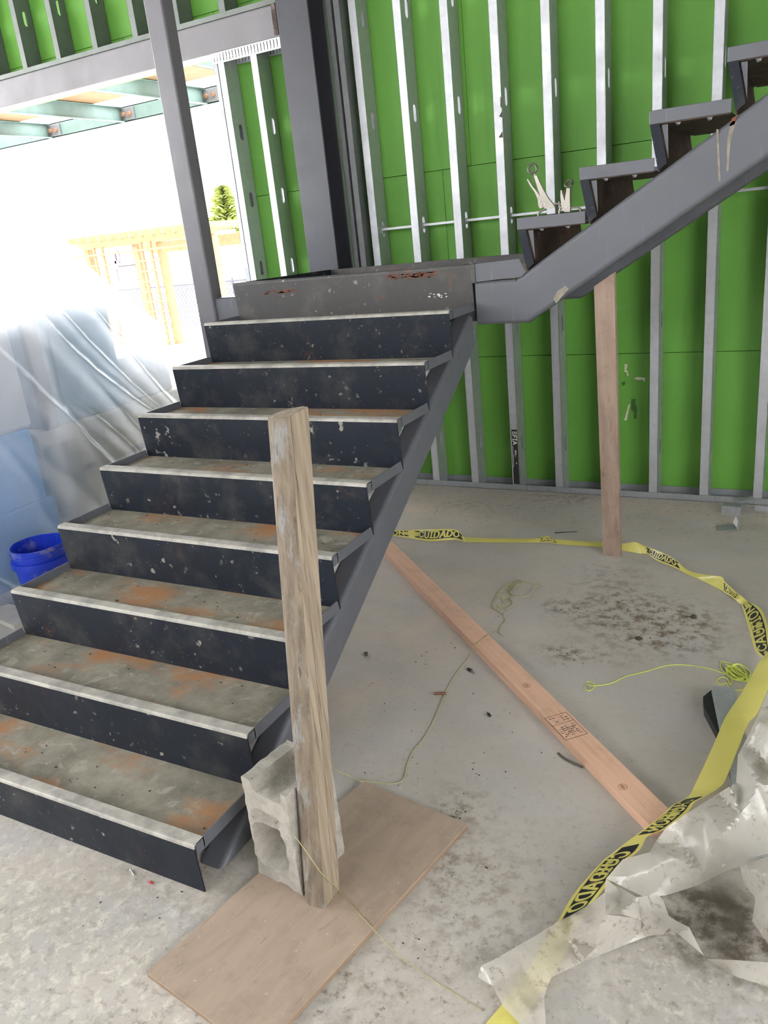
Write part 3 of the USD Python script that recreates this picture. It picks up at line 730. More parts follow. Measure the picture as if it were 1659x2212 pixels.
# ---------------------------------------------------------------- crumpled sheeting at the right
def sheet_piece(ctrl, outline, n=46, amp=.010, seed=1, fold=2.0, relief=1.45):
    """A crumpled film through control points (pixel, height): triangulated over its outline, refined and wrinkled."""
    from scipy.interpolate import LinearNDInterpolator, RBFInterpolator
    pts = np.array([c[:2] for c in ctrl], float); zz = np.array([c[2] for c in ctrl], float); zz = np.where(zz > .02, .02 + (zz - .02) * relief, zz)
    poly = Polygon(outline); x0, y0, x1, y1 = poly.bounds; stp = max(x1 - x0, y1 - y0) / n
    f = LinearNDInterpolator(pts, zz); fs = RBFInterpolator(pts, zz, smoothing=0, kernel='linear')
    bd = poly.exterior; ring = np.array([bd.interpolate(t).coords[0] for t in np.linspace(0, bd.length, max(30, int(bd.length / stp)), endpoint=False)])
    ring = np.vstack([ring, np.array(outline)])
    gx, gy = np.meshgrid(np.arange(x0, x1, stp), np.arange(y0, y1, stp)); gp = np.c_[gx.ravel(), gy.ravel()]
    inner = poly.buffer(-stp * .55); gp = gp[[inner.contains(Point(*q)) for q in gp]]
    P = np.vstack([ring, gp, pts[[inner.contains(Point(*q)) for q in pts]]]); P = np.unique(np.round(P, 2), axis=0)
    from scipy.spatial import Delaunay
    T = Delaunay(P).simplices; ok = poly.buffer(.6)
    T = T[[ok.contains(Point(*P[t].mean(0))) for t in T]]
    a, b, c = P[T[:, 0]], P[T[:, 1]], P[T[:, 2]]; area = (b - a)[:, 0] * (c - a)[:, 1] - (b - a)[:, 1] * (c - a)[:, 0]
    T = T[np.abs(area) > .5]; area = area[np.abs(area) > .5]; T[area > 0] = T[area > 0][:, ::-1]
    z = f(P); zs = fs(P); z = np.where(np.isnan(z), zs, z)
    q = np.c_[P / 80.0, np.full(len(P), seed * 3.7)]
    rid = 1 - np.abs(2 * meshkit.noise(q * [1, .6, 1], seed) - 1); rid2 = 1 - np.abs(2 * meshkit.noise(q * fold, seed + 3) - 1)
    z = np.maximum(z + amp * (rid ** 3 - .3) + amp * .35 * (rid2 ** 3 - .3), .002)
    return trimesh.Trimesh(np.array([at(px, py, z=h) for (px, py), h in zip(P, z)]), T, process=False)


sh = thing('plastic_sheet', 'crumpled milky plastic sheeting heaped on the floor over the caution tape', 'plastic sheet')
outU = [(1760, 1400), (1700, 1440), (1657, 1495), (1636, 1549), (1607, 1607), (1594, 1630), (1590, 1690), (1553, 1713), (1480, 1759), (1438, 1789), (1417, 1817), (1404, 1841), (1345, 1856), (1309, 1898), (1392, 1938), (1440, 1934), (1510, 1912), (1570, 1880), (1640, 1860), (1780, 1840)]
ctrlU = [(1760, 1400, .20), (1700, 1440, .18), (1657, 1495, .15), (1636, 1549, .13), (1607, 1607, .12), (1594, 1630, .11), (1590, 1690, .10), (1553, 1713, .10), (1480, 1759, .095), (1438, 1789, .09), (1417, 1817, .07), (1404, 1841, .085), (1345, 1856, .085), (1309, 1898, .09), (1392, 1938, .012), (1440, 1934, .012), (1510, 1912, .015), (1570, 1880, .02), (1640, 1860, .03), (1780, 1840, .03),
         (1460, 1852, .085), (1520, 1886, .05), (1480, 1800, .07), (1474, 1830, .05), (1530, 1830, .075), (1579, 1700, .135), (1640, 1690, .155), (1600, 1760, .12), (1650, 1640, .13), (1610, 1640, .15), (1645, 1655, .10), (1700, 1700, .16), (1660, 1780, .09), (1350, 1900, .07), (1400, 1885, .075), (1420, 1915, .03), (1640, 1560, .16), (1700, 1560, .19), (1520, 1750, .10), (1560, 1800, .11)]
part('upper_fold', sheet_piece(ctrlU, outU, 60, .011, 2), M['poly'], sh, smooth=24)
outL = [(1309, 1898), (1306, 1928), (1278, 1950), (1238, 1975), (1205, 1990), (1175, 2011), (1115, 2045), (1064, 2075), (1040, 2085), (1032, 2111), (1064, 2130), (1087, 2174), (1123, 2212), (1140, 2290), (1185, 2290), (1175, 2154), (1190, 2112), (1258, 2079), (1300, 2062), (1346, 2043), (1397, 2023), (1436, 2016), (1400, 1985), (1384, 2010), (1386, 1985), (1330, 1978), (1312, 1976), (1345, 1940), (1330, 1915)]
ctrlL = [(1309, 1898, .09), (1306, 1928, .085), (1278, 1950, .03), (1238, 1975, .03), (1205, 1990, .04), (1175, 2011, .035), (1115, 2045, .035), (1064, 2075, .035), (1040, 2085, .03), (1032, 2111, .006), (1064, 2130, .02), (1087, 2174, .03), (1123, 2212, .02), (1140, 2290, .01), (1185, 2290, .004), (1175, 2154, .006), (1190, 2112, .03), (1258, 2079, .02), (1300, 2062, .008), (1346, 2043, .006), (1397, 2023, .008), (1436, 2016, .01), (1400, 1985, .06), (1384, 2010, .02), (1386, 1985, .05), (1330, 1978, .10), (1312, 1976, .115), (1345, 1940, .06), (1330, 1915, .07),
         (1262, 2072, .075), (1290, 2010, .10), (1230, 2030, .03), (1180, 2085, .035), (1130, 2090, .03), (1120, 2150, .035), (1150, 2190, .03), (1330, 2010, .06), (1290, 2050, .04)]
part('lower_fold', sheet_piece(ctrlL, outL, 60, .008, 5), M['poly'], sh, smooth=24)
outF = [(1312, 1976), (1306, 1928), (1330, 1912), (1375, 1938), (1421, 1932), (1433, 1945), (1445, 1979), (1466, 1992), (1489, 2003), (1505, 2035), (1524, 2071), (1590, 2074), (1659, 2079), (1790, 2086), (1790, 2180), (1659, 2131), (1590, 2110), (1532, 2074), (1465, 2018), (1445, 2004), (1432, 2020), (1400, 2012), (1386, 1988), (1340, 1974)]
ctrlF = [(1312, 1976, .11), (1306, 1928, .08), (1330, 1912, .05), (1375, 1938, .09), (1421, 1932, .15), (1433, 1945, .14), (1445, 1979, .10), (1466, 1992, .095), (1489, 2003, .09), (1505, 2035, .085), (1524, 2071, .075), (1590, 2074, .075), (1659, 2079, .08), (1790, 2086, .08), (1790, 2180, .03), (1659, 2131, .035), (1590, 2110, .03), (1532, 2074, .03), (1465, 2018, .025), (1445, 2004, .05), (1432, 2020, .02), (1400, 2012, .02), (1386, 1988, .06), (1340, 1974, .09), (1410, 1965, .10), (1425, 1985, .06)]
part('standing_fold', sheet_piece(ctrlF, outF, 64, .005, 9), M['poly'], sh, smooth=24)
outB = [(1600, 1870), (1660, 1850), (1790, 1850), (1790, 2060), (1660, 2040), (1625, 1990), (1632, 1940), (1604, 1905)]
ctrlB = [(1600, 1870, .05), (1660, 1850, .06), (1790, 1850, .08), (1790, 2060, .05), (1660, 2040, .03), (1625, 1990, .03), (1632, 1940, .03), (1604, 1905, .02), (1640, 1885, .13), (1690, 1900, .17), (1700, 1990, .14), (1655, 1960, .09)]
part('bulge', sheet_piece(ctrlB, outB, 30, .004, 13), M['poly'], sh, smooth=24)
outC = [(1258, 2079), (1190, 2112), (1176, 2160), (1190, 2330), (1800, 2330), (1800, 2190), (1659, 2131), (1532, 2074), (1465, 2018), (1440, 2018), (1346, 2043)]
ctrlC = [(*q, .004) for q in outC] + [(1300, 2150, .004), (1400, 2100, .005), (1420, 2050, .02), (1500, 2150, .004), (1600, 2200, .012), (1470, 2190, .012), (1350, 2180, .004)]
part('flat_layer', sheet_piece(ctrlC, outC, 46, .005, 17), M['poly_clear'], sh, label='clear layer lying flat on the floor', smooth=24)

# ---------------------------------------------------------------- string, scraps and debris


def cord(pts, r=.0016, z=.003, n=8, lift=None):
    p = spline([at(a, b, z=z) if len(q) == 2 else at(a, b, z=q[2]) for q in pts for a, b in [q[:2]]], n); p[:, 2] = np.maximum(p[:, 2], r); return tube(p, r, 6)


c1 = [(1088, 1375, .003), (1078, 1366), (1082, 1352), (1090, 1345), (1091, 1338), (1086, 1328), (1080, 1323), (1070, 1317), (1064, 1314), (1063, 1305), (1070, 1292), (1073, 1284), (1084, 1280), (1100, 1282), (1102, 1288), (1085, 1291), (1072, 1287), (1080, 1275), (1095, 1263), (1108, 1256), (1120, 1253), (1128, 1258), (1116, 1262), (1108, 1270), (1104, 1277), (1094, 1276), (1091, 1270), (1103, 1262), (1118, 1262), (1132, 1256), (1146, 1261), (1162, 1261), (1165, 1265), (1152, 1269), (1146, 1279), (1136, 1287), (1120, 1288), (1103, 1283), (1101, 1276), (1110, 1268), (1124, 1260), (1118, 1254), (1107, 1260), (1103, 1272), (1100, 1290), (1107, 1300), (1105, 1308), (1094, 1316), (1091, 1320), (1095, 1318), (1083, 1311), (1070, 1317), (1064, 1309), (1072, 1305), (1078, 1310), (1090, 1308), (1098, 1304), (1102, 1298), (1092, 1292), (1085, 1295), (1087, 1302)]
part('mason_line', cord(c1, .0019), M['line_dull'], label='olive mason line tangled in loops beyond the plank', cat='string')
rs_ = random.Random(11)
c2 = [(1266, 1480), (1264, 1486), (1270, 1492), (1279, 1489), (1285, 1481), (1278, 1474), (1268, 1473), (1272, 1480), (1290, 1481), (1320, 1476), (1350, 1462), (1400, 1449), (1440, 1438), (1475, 1436), (1520, 1442), (1545, 1448), (1565, 1455)]
t_ = 0
for k in range(95):
    t_ += .55 + rs_.random() * .7; rr = .45 + .55 * rs_.random()
    c2.append((1592 + 30 * rr * math.cos(t_) + (k % 9), 1452 + 20 * rr * math.sin(t_ * 1.03) + 2, .003 + .018 * rs_.random()))
c2 += [(1620, 1470), (1588, 1468), (1560, 1446), (1557, 1431), (1565, 1430), (1586, 1440), (1578, 1478), (1572, 1467), (1560, 1463), (1549, 1468), (1548, 1474), (1560, 1478), (1570, 1476), (1578, 1488), (1600, 1490), (1630, 1480)]
part('mason_line', cord(c2, .0020), M['line'], label='bright yellow-green mason line tangled beside the tape, one end trailing left', cat='string')
c3 = [(1054, 1372, .041), (1040, 1383, .041), (1027, 1394, .041), (1023, 1400, .03), (1016, 1412), (1005, 1430), (980, 1463), (960, 1500), (940, 1550), (915, 1595), (893, 1622), (880, 1650), (870, 1685), (840, 1693), (815, 1690), (780, 1687, .02), (755, 1676, .02), (735, 1668, .06), (722, 1658, .10)]
part('mason_line', cord(c3, .0016), M['line_dull'], label='grey-green mason line running from the plank towards the timber post', cat='string')
tb = np.array([1.79, .112, 0]);
c4 = [at(637, 1806, y=.074), at(641, 1812, y=.071), at(662, 1840, y=.066), at(690, 1881, y=.070)]
c4 += [at(702, 1894, x=1.828), at(718, 1909, x=1.8285), at(731, 1922, x=1.829)] + [at(745, 1940, z=.021), at(800, 2000, z=.021), at(850, 2052, z=.020), at(910, 2100, z=.004), at(980, 2145, z=.003), at(1040, 2182, z=.003)]
part('mason_line', tube(spline(c4, 8), .0011, 6), M['line_dull'], label='thin yellow mason line looped round the foot of the timber post', cat='string')

# channel stud offcut under the tape
ofc = thing('stud_offcut', 'shiny galvanised channel offcut lying under the tape by the plastic sheet', 'metal channel')
e0, e1 = at(1562, 1484, z=.05), at(1612, 1700, z=.05); dd = (e1 - e0); dd[2] = 0; Lo = np.linalg.norm(dd); dd /= Lo; ss = np.cross(dd, (0, 0, 1))
if ss @ RIGHT < 0: ss = -ss
T_ = lambda m: m.apply_transform(frame_((*e0[:2], 0), dd, ss, np.cross(dd, ss))) if np.cross(dd, ss)[2] > 0 else m
fr = lambda a0, a1, s0, s1, z0, z1: hull([e0 * [1, 1, 0] + dd * a + ss * s + np.array([0, 0, z]) for a in (a0, a1) for s in (s0, s1) for z in (z0, z1)])
part('top_web', fr(0, Lo + .3, -.036, .036, .0495, .0515), M['galv'], ofc, smooth=False)
part('flange', fr(.03, Lo + .3, -.038, -.036, .003, .0515), M['galv'], ofc, smooth=False)
part('flange', fr(0, Lo + .3, .036, .038, .003, .0515), M['galv'], ofc, smooth=False)
part('return_lip', fr(.03, Lo + .3, -.044, -.038, .044, .046), M['galv'], ofc, smooth=False)
part('rubber_pad', hull([e0 * [1, 1, 0] + dd * a + ss * s + np.array([0, 0, z]) for a, s in ((.0, -.04), (.05, -.075), (.12, -.078), (.20, -.06), (.32, -.04)) for z in (.001, .035)]), M['black'], ofc, label='black rubber strip', smooth=False)
# scraps by the bottom track
s1 = thing('metal_scrap', 'bent galvanised angle with a white printed tag standing up', 'metal scrap')
a_ = [at(*q, z=.002) for q in ((1547, 1135), (1552, 1148), (1593, 1147), (1583, 1133))]
part('flat_leg', hull([p + [0, 0, dz] for p in a_ for dz in (0, .002)]), M['galv_old'], s1, smooth=False)
b_ = [a_[2], a_[3], a_[3] + np.array([.012, .01, .055]), a_[2] + np.array([.015, .008, .075])]
k_ = at(1590, 1110, y=a_[3][1] + .03); part('upright_leg', hull([p + d for p in (a_[2], a_[3], k_, at(1598, 1126, y=a_[2][1] + .01)) for d in ((0, 0, 0), (.0015, 0, 0))]), M['galv'], s1, smooth=False)
part('paper_tag', hull([p * .86 + q_ * .14 + np.array([-.002, -.002, 0]) for p, q_ in ((a_[2] + [0, 0, .008], k_), (a_[3] + [0, 0, .008], k_), (k_, a_[2]), (at(1598, 1126, y=a_[2][1] + .01), a_[3]))]), M['white'], s1, label='white printed paper tag', smooth=False)
s2 = thing('metal_scrap', 'short open galvanised channel offcut lying by the bottom track', 'metal scrap')
q0, q1 = at(1558, 1108, z=.0), at(1600, 1112, z=.0)
part('front_flange', hull([q0, q1, q0 + [0, 0, .045], q1 + [0, 0, .045], q0 + [0, .002, 0], q1 + [0, .002, .045]]), M['galv_old'], s2, smooth=False)
part('top_web', hull([q0 + [0, 0, .045], q1 + [0, 0, .045], q0 + [.01, .07, .047], q1 + [.01, .07, .047], q0 + [0, 0, .047], q1 + [0, 0, .047]]), M['galv_old'], s2, smooth=False)
s3 = thing('metal_scrap', 'flat galvanised strip lying along the bottom track at the frame edge', 'metal scrap')
q0, q1 = at(1630, 1102, z=0.0), at(1700, 1112, z=0.0)
part('strip', hull([q0, q1, q0 + [0, .004, .030], q1 + [0, .004, .030], q0 + [0, .03, 0], q1 + [0, .03, 0]]), M['galv_old'], s3, smooth=False)
s4 = thing('metal_scrap', 'triangular sheet-metal scrap resting on top of the bottom track', 'metal scrap')
w0 = [at(1588, 1077, z=.046), at(1601, 1084, z=.044), at(1628, 1079, z=.05), at(1626, 1071, z=.06)]
part('sheet_piece', hull([p + [0, 0, d] for p in w0 for d in (0, .0015)]), M['galv_old'], s4, smooth=False)


def chunk(px, py, size, mat, name, label, cat, z=0.0, seed=0, stretch=(1, 1, 1)):
    m = trimesh.creation.icosphere(1); r = np.random.default_rng(seed); m.vertices *= r.uniform(.7, 1.15, (len(m.vertices), 1)); m.vertices *= np.array(stretch) * size
    c_ = at(px, py, z=z); m.apply_translation(c_ + [0, 0, -m.vertices[:, 2].min()]); return part(name, m, mat, label=label, cat=cat, smooth=False)


cb_ = at(791, 1416, z=0.0)
part('rubber_cube', bx((-.008, -.008, 0), (.008, .008, .016)).apply_transform(frame_(cb_, (.9, .43, 0), (-.43, .9, 0), (0, 0, 1))), M['soil'], label='small black cube on the floor right of the stair stringer', cat='debris', smooth=False)
cb_ = at(1057, 1546, z=0.004)
part('plastic_clip', [bx((-.010, -.005, 0), (.010, .005, .008)).apply_transform(frame_(cb_, (.7, -.7, 0), (.7, .7, 0), (0, 0, 1))), tube([cb_ + [-.008, .004, .004], cb_ + [-.013, .012, .006]], .002)], M['black'], label='small black plastic clip lying left of the plank', cat='debris')
p0, p1 = at(1011, 1445, z=.007), at(1025, 1452, z=.007)
bo = thing('anchor_bolt', 'small black anchor bolt with a shiny tip near the plank', 'bolt')
part('sleeve', tube([p0, p0 + (p1 - p0) * .55], .007, 12), M['black'], bo); part('tip', tube([p0 + (p1 - p0) * .55, p1], [.004, .003], 12), M['tool'], bo)
p0, p1 = at(939, 1498, z=.006), at(963, 1498, z=.006)
part('rusty_bolt', [tube([p0, p1], .0048, 10)] + [tube([p0 + (p1 - p0) * t, p0 + (p1 - p0) * (t + .03)], .0062, 10) for t in np.linspace(0, .95, 11)], M['rusty_bolt'], label='threaded rust-red bolt lying on the floor under the grey line', cat='bolt')
part('steel_rod', tube(spline([at(1206, 1627, z=.005), at(1222, 1640, z=.005), at(1258, 1657, z=.005)], 6), .004, 8), M['tool_dark'], label='dark bent steel rod sticking out beside the plank', cat='rod')
part('wood_splinter', tube([at(1199, 1151, z=.003), at(1247, 1148, z=.003)], [.003, .0015], 6), M['soil'], label='thin dark splinter behind the tape left of the prop', cat='splinter')
part('screw', [tube([at(283, 1880, z=.003), at(289, 1890, z=.003)], .0022, 8), tube([at(282.4, 1879, z=.003), at(283.4, 1880.6, z=.003)], .005, 10)], M['galv'], label='tiny bright screw on the floor below the first step', cat='screw')
chunk(326, 1908, .007, M['red'], 'plastic_scrap', 'tiny red plastic scrap on the floor below the first step', 'debris', 0, 3, (1.2, .8, .6))
chunk(1498, 1336, .014, M['soil'], 'dirt_clod', 'round dark clod at the right of the muddy patch', 'dirt', 0, 5, (1, 1, .8))
chunk(1380, 1381, .016, M['soil'], 'dirt_clod', 'flat dark clod in the middle of the muddy patch', 'dirt', 0, 6, (1.1, 1, .4))
cr = []
rr = np.random.default_rng(21)


def crumb(p, s):
    m = trimesh.creation.icosphere(0); m.vertices = m.vertices * rr.uniform(.6, 1.2, (len(m.vertices), 1)) * [s * rr.uniform(.8, 1.6), s, s * .6]; m.apply_translation(np.asarray(p) + [0, 0, s * .35]); return m


for k in range(1, 9):
    for _ in range(22 if k < 6 else 10):
        cr.append(crumb((rr.uniform(.05, W_ - .05), (k - 1) * R_ + .05 + (R_ - .06) * rr.beta(1.5, 1.2), k * H_ - .036), rr.uniform(.0012, .0042) * (1 if rr.random() > .1 else 1.7)))
part('dirt_crumbs', cr, M['soil'], label='dark dirt crumbs scattered over the stair treads', cat='dirt', kind='stuff', smooth=False)
cr = []
for (px, py, n, sx, sy) in ((1395, 1335, 60, 60, 20), (1220, 1320, 20, 30, 8), (1000, 1100, 30, 60, 12), (1250, 1080, 25, 60, 10), (990, 1750, 22, 14, 16), (860, 1600, 30, 90, 60), (1100, 1600, 20, 60, 80), (980, 1420, 24, 90, 60), (1250, 1420, 20, 60, 20), (420, 1930, 16, 120, 50), (850, 2000, 40, 120, 120), (1090, 1340, 12, 20, 30), (1470, 1150, 14, 60, 15)):
    for _ in range(n * 2 // 3):
        q = at(px + sx * rr.normal(), py + sy * rr.normal(), z=0.0); dq = (q[:2] - o)
        if (-.02 < dq @ nv < PWD + .02) or Polygon([A, B, C, D]).buffer(.02).contains(Point(*q[:2])): continue
        cr.append(crumb(q, rr.uniform(.001, .0036)))
part('floor_crumbs', cr, M['soil'], label='dark crumbs scattered over the concrete floor', cat='dirt', kind='stuff', smooth=False)

# ---------------------------------------------------------------- locking pliers on the upper flight
YP = YL + .055


def pl_poly(pts, y0, t): return xzprism(Polygon([at(1080 + a / 6.9125, 320 + b / 6.9125, y=YP)[[0, 2]] for a, b in pts]).buffer(.0012).buffer(-.0006), y0, y0 + t)
def pl_pt(a, b, dy=0.0): return at(1080 + a / 6.9125, 320 + b / 6.9125, y=YP) + [0, dy, 0]


def torus(c, R, r, tilt):
    w = np.linspace(0, 2 * np.pi, 29); p = np.array([c + R * (np.cos(a) * np.array([1, 0, 0]) + np.sin(a) * np.array([0, tilt, math.sqrt(1 - tilt * tilt)])) for a in w]); return tube(p, r, 10, False)


def pliers(label, ring, Rr, tilt, stem, body, lever, spring, jaw, lower, rivets):
    t = thing('locking_pliers', label, 'locking pliers', 'locking pliers clamped on the stair')
    part('adjusting_ring', torus(pl_pt(*ring), Rr, .0052, tilt), M['tool_dark'], t)
    part('stem', tube([pl_pt(*s) for s in stem], .0048, 12), M['tool'], t)
    part('handle', pl_poly(body, YP - .009, .018), M['tool'], t, smooth=20)
    part('lever', pl_poly(lever, YP - .006, .012), M['tool'], t, smooth=20)
    part('release_lever', tube(spline([pl_pt(*s) for s in spring], 5), .002, 6), M['tool_dark'], t)
    part('upper_jaw', tube(spline([pl_pt(*s) for s in jaw], 6), .0042, 10), M['tool'], t)
    part('lower_jaw', tube(spline([pl_pt(*s) for s in lower], 6), .0042, 10), M['tool'], t)
    for a, b in rivets: part('rivet', tube([pl_pt(a, b, -.012), pl_pt(a, b, .01)], .0036, 12), M['galv'], t)


pliers('larger locking pliers with a ring on top standing tilted on the lowest upper tread', (485, 308), .0195, .1, ((505, 365), (535, 420)), [(515, 415), (555, 410), (612, 540), (662, 640), (720, 740), (790, 830), (822, 880), (760, 895), (700, 905), (655, 880), (640, 800), (598, 680), (556, 540)],
       [(408, 465), (424, 468), (490, 575), (560, 655), (604, 720), (634, 800), (642, 890), (600, 900), (580, 860), (568, 760), (528, 660), (455, 560)], ((482, 435), (505, 520), (545, 610)), ((770, 850), (830, 828), (900, 838), (960, 850)), ((690, 900), (640, 930), (590, 960), (572, 1000), (575, 1040)), ((606, 796), (686, 832)))
pliers('smaller locking pliers upright beside the larger pair, ring on top', (1028, 530), .0165, .62, ((1015, 612), (1022, 580)), [(1003, 598), (1050, 598), (1048, 760), (1055, 900), (1050, 950), (970, 950), (963, 860), (985, 720)],
       [(912, 628), (925, 633), (940, 700), (966, 780), (966, 930), (938, 930), (922, 850), (908, 720)], ((968, 625), (950, 680), (958, 760)), ((1050, 900), (1110, 885), (1180, 892), (1205, 930), (1200, 990)), ((950, 850), (905, 890), (885, 950), (890, 1000)), ((1000, 880),))

# ---------------------------------------------------------------- bucket and wrapped material at the left
bc = at(82, 1173, z=.37) * [1, 1, 0]
bk = thing('plastic_bucket', 'empty blue plastic bucket with dusty rim behind the left edge of the stairs', 'bucket', loc=bc)
part('shell', lathe([(0, .004), (.128, .004), (.130, 0), (.1335, .01), (.1485, .29), (.1510, .366), (.1530, .370), (.1490, .3705), (.1465, .366), (.1440, .29), (.129, .012), (0, .012)], (0, 0, 0)), M['bucket'], bk)
part('rim_band', lathe([(.147, .258), (.162, .260), (.163, .285), (.161, .297), (.150, .299)], (0, 0, 0)), M['bucket'], bk)
part('rim_band', lathe([(.150, .330), (.1545, .332), (.1545, .337), (.150, .339)], (0, 0, 0)), M['bucket'], bk)
XB = -1.28
LY = lambda px, py: float(at(px, py, x=XB)[1])
LZ = lambda px, py: float(at(px, py, x=XB)[2])
yA, yB_, zA, zB_ = LY(95, 1000), LY(420, 900), LZ(160, 912), LZ(160, 655)
cart = thing('cardboard_carton', 'large grey-tan carton standing under the draped plastic left of the stairs', 'carton')
part('box', bx((XB - .9, yA, .0), (XB, yB_, zA), .006), M['carton'], cart)
part('flap', bx((XB, LY(195, 960), LZ(195, 1010)), (XB + .006, LY(270, 930), zA - .02), .002), M['carton_dark'], cart)
part('flap', bx((XB, LY(120, 1080), LZ(120, 1110)), (XB + .006, LY(190, 1050), LZ(120, 960)), .002), M['carton_dark'], cart)
part('packing_tape', bx((XB, yA, LZ(180, 1018)), (XB + .004, yB_, LZ(180, 1005)), .001), M['wire'], cart)
pnl = thing('panel_stack', 'grey-blue wrapped panel stack on top of the carton under the plastic', 'panels')
p0y, p1y = LY(80, 800), LY(255, 760)
part('panel', bx((XB - .75, p0y, zA + .003), (XB - .02, p1y, zB_), .006), M['grey_blue'], pnl); part('panel', bx((XB - .02, p0y + .14, zA + .06), (XB + .01, p1y - .08, zB_ - .12), .004), M['grey_blue'], pnl)
part('panel', bx((XB - .75, p1y + .01, zA + .003), (XB - .05, LY(378, 800), LZ(378, 745)), .01), M['foam_pale'], pnl)
part('corner_guard', bx((XB - .03, p0y - .04, zA + .003), (XB + .015, p0y + .06, zB_ + .01), .003), M['wire'], pnl)
zf, zg_ = LZ(40, 930), LZ(30, 690)
fb = thing('foam_block', 'blue insulation foam block under the plastic at the photo edge', 'insulation')
part('block', bx((XB - .8, .10, .0), (XB + .05, yA - .03, zf * .5), .008), M['foam'], fb); part('block', bx((XB - .8, .13, zf * .5 + .003), (XB + .03, yA - .06, zf), .008), M['foam'], fb)
fp = thing('wrapped_bale', 'pale wrapped bale lying on the blue foam block under the plastic', 'bale')
part('bale', bx((XB - .8, .15, zf + .003), (XB + .02, yA - .02, zg_), .02), M['foam_pale'], fp)
ct = thing('plastic_drape', 'clear plastic dust sheet draped over the wrapped material left of the stairs', 'plastic sheet')
XD = -1.12
ny, nz = 170, 150
edge = np.array([at(a, b, x=XD)[1:] for a, b in ((190, 580), (250, 622), (330, 690), (362, 760), (392, 860), (405, 930))])
yk = np.r_[.3, 1.0, edge[:, 0]]; zk = np.r_[2.9, 2.5, edge[:, 1]]; o_ = np.argsort(yk); yk, zk = yk[o_], zk[o_]
yq = np.linspace(.35, yk[-1], ny); ztop = np.interp(yq, yk, zk)
S, Tt = np.meshgrid(np.linspace(0, 1, ny), np.linspace(0, 1, nz), indexing='ij')
Yc = np.interp(S, np.linspace(0, 1, ny), yq); Zc = np.interp(S, np.linspace(0, 1, ny), ztop) * Tt
q = (Yc * .80 + Zc * .60); wv = (-Yc * .60 + Zc * .80)
P3 = np.stack([q * 2.6, wv * .35, np.zeros_like(q)], -1)
rid = 1 - np.abs(2 * meshkit.fbm(P3, 2, 3) - 1); rid2 = 1 - np.abs(2 * meshkit.noise(np.stack([q * 5.5, wv * .9, np.ones_like(q)], -1), 9) - 1); rid3 = meshkit.fbm(np.stack([Yc * 9, Zc * 9, np.zeros_like(q)], -1), 3, 4) - .5
Xc = XD + .07 * (rid ** 6) + .04 * rid2 ** 5 + .02 * rid3 + .10 * np.clip((.20 - Zc) / .20, 0, 1) ** 1.6
Zc = np.maximum(Zc, .004)
part('film', grid_mesh(np.stack([Xc, Yc, Zc], -1)), M['poly_drape'], ct, smooth=True)
fc = [at(-30, 1325, z=.03), at(30, 1352, z=.03), at(62, 1343, z=.03), at(58, 1312, z=.03), at(-30, 1295, z=.03)]
part('fibreboard_sheet', hull([p + [0, 0, d] for p in fc for d in (-.028, 0)]), M['carton'], label='flat grey board on the floor under the edge of the plastic', cat='board', smooth=False)

# ---------------------------------------------------------------- outside: canopy, pergola, building, fence, tree
cn = thing('canopy_frame', 'pale green steel canopy frame with bolted purlins outside the opening', 'canopy')
part('fascia', xzprism(sbox(-9, 3.19, 1.0, 3.34), 6.0, 6.01), M['canopy'], cn, smooth=False); part('fascia_flange', [bx((-9, 6.0, 3.19), (1, 6.07, 3.20)), bx((-9, 6.0, 3.33), (1, 6.07, 3.34))], M['canopy'], cn, smooth=False)
for x in (-8.65, -7.49, -6.33, -5.165, -4.0, -2.835, -1.67, -.5):
    pu = part('purlin', [bx((x - .004, 3.9, 3.19), (x + .004, 5.99, 3.34), .001), bx((x - .004, 3.9, 3.19), (x + .05, 5.99, 3.198), .001), bx((x - .004, 3.9, 3.332), (x + .05, 5.99, 3.34), .001)], M['canopy'], cn, smooth=False)
    cp = part('clip_plate', bx((x + .006, 5.985, 3.205), (x + .20, 5.998, 3.325)), M['header'], cn, smooth=False)
    for dx in (.055, .145): part('bolt', tube([(x + dx, 5.987, 3.262), (x + dx, 5.955, 3.262)], .022, 6), M['rusty_bolt'], cp, smooth=False)
for y0 in (5.05,): part('deck_plank', bx((-9, y0, 3.345), (1, y0 + .55, 3.37)), M['pergola'], cn, smooth=False)

YG = 12.0
pg = thing('pergola', 'weathered cedar pergola with trellis sides standing outside', 'pergola')


def pg_box(ax_, ay, bx_, by, y0, y1, mat='pergola', name='beam', ch=.004):
    a, b = at(ax_, ay, y=y0), at(bx_, by, y=y0); part(name, bx((min(a[0], b[0]), y0, min(a[2], b[2])), (max(a[0], b[0]), y1, max(a[2], b[2])), ch), M[mat], pg, smooth=False)


zt, zb1 = at(300, 510, y=YG)[2], at(300, 527, y=YG)[2]; xl, xr = at(160, 530, y=YG)[0], at(470, 500, y=YG)[0]
def beam_end(x0, x1, z0, z1, y0, y1): return xzprism(Polygon([(x0 + .28, z0), (x0 + .05, z0 + .10), (x0, z1), (x1, z1), (x1 - .05, z0 + .1), (x1 - .28, z0)]), y0, y1)
part('beam', beam_end(xl, xr, zb1, zt, YG, YG + .08), M['pergola'], pg, smooth=False)
part('beam', beam_end(xl + .25, xr - .1, zb1 - .22, zb1 + .02, YG + 1.8, YG + 1.88), M['pergola'], pg, smooth=False)
for k in range(13): part('rafter', bx((xl + .25 + k * .30, YG - .4, zt - .01), (xl + .30 + k * .30, YG + 2.6, zt + .11)), M['pergola'], pg, smooth=False)
zg = -.1
for px in (190, 297, 350, 465):
    xx = at(px, 560, y=YG + .1)[0]; part('pergola_post', bx((xx - .07, YG + .08, zg), (xx + .07, YG + .22, zb1 + .1)), M['pergola'], pg, smooth=False)
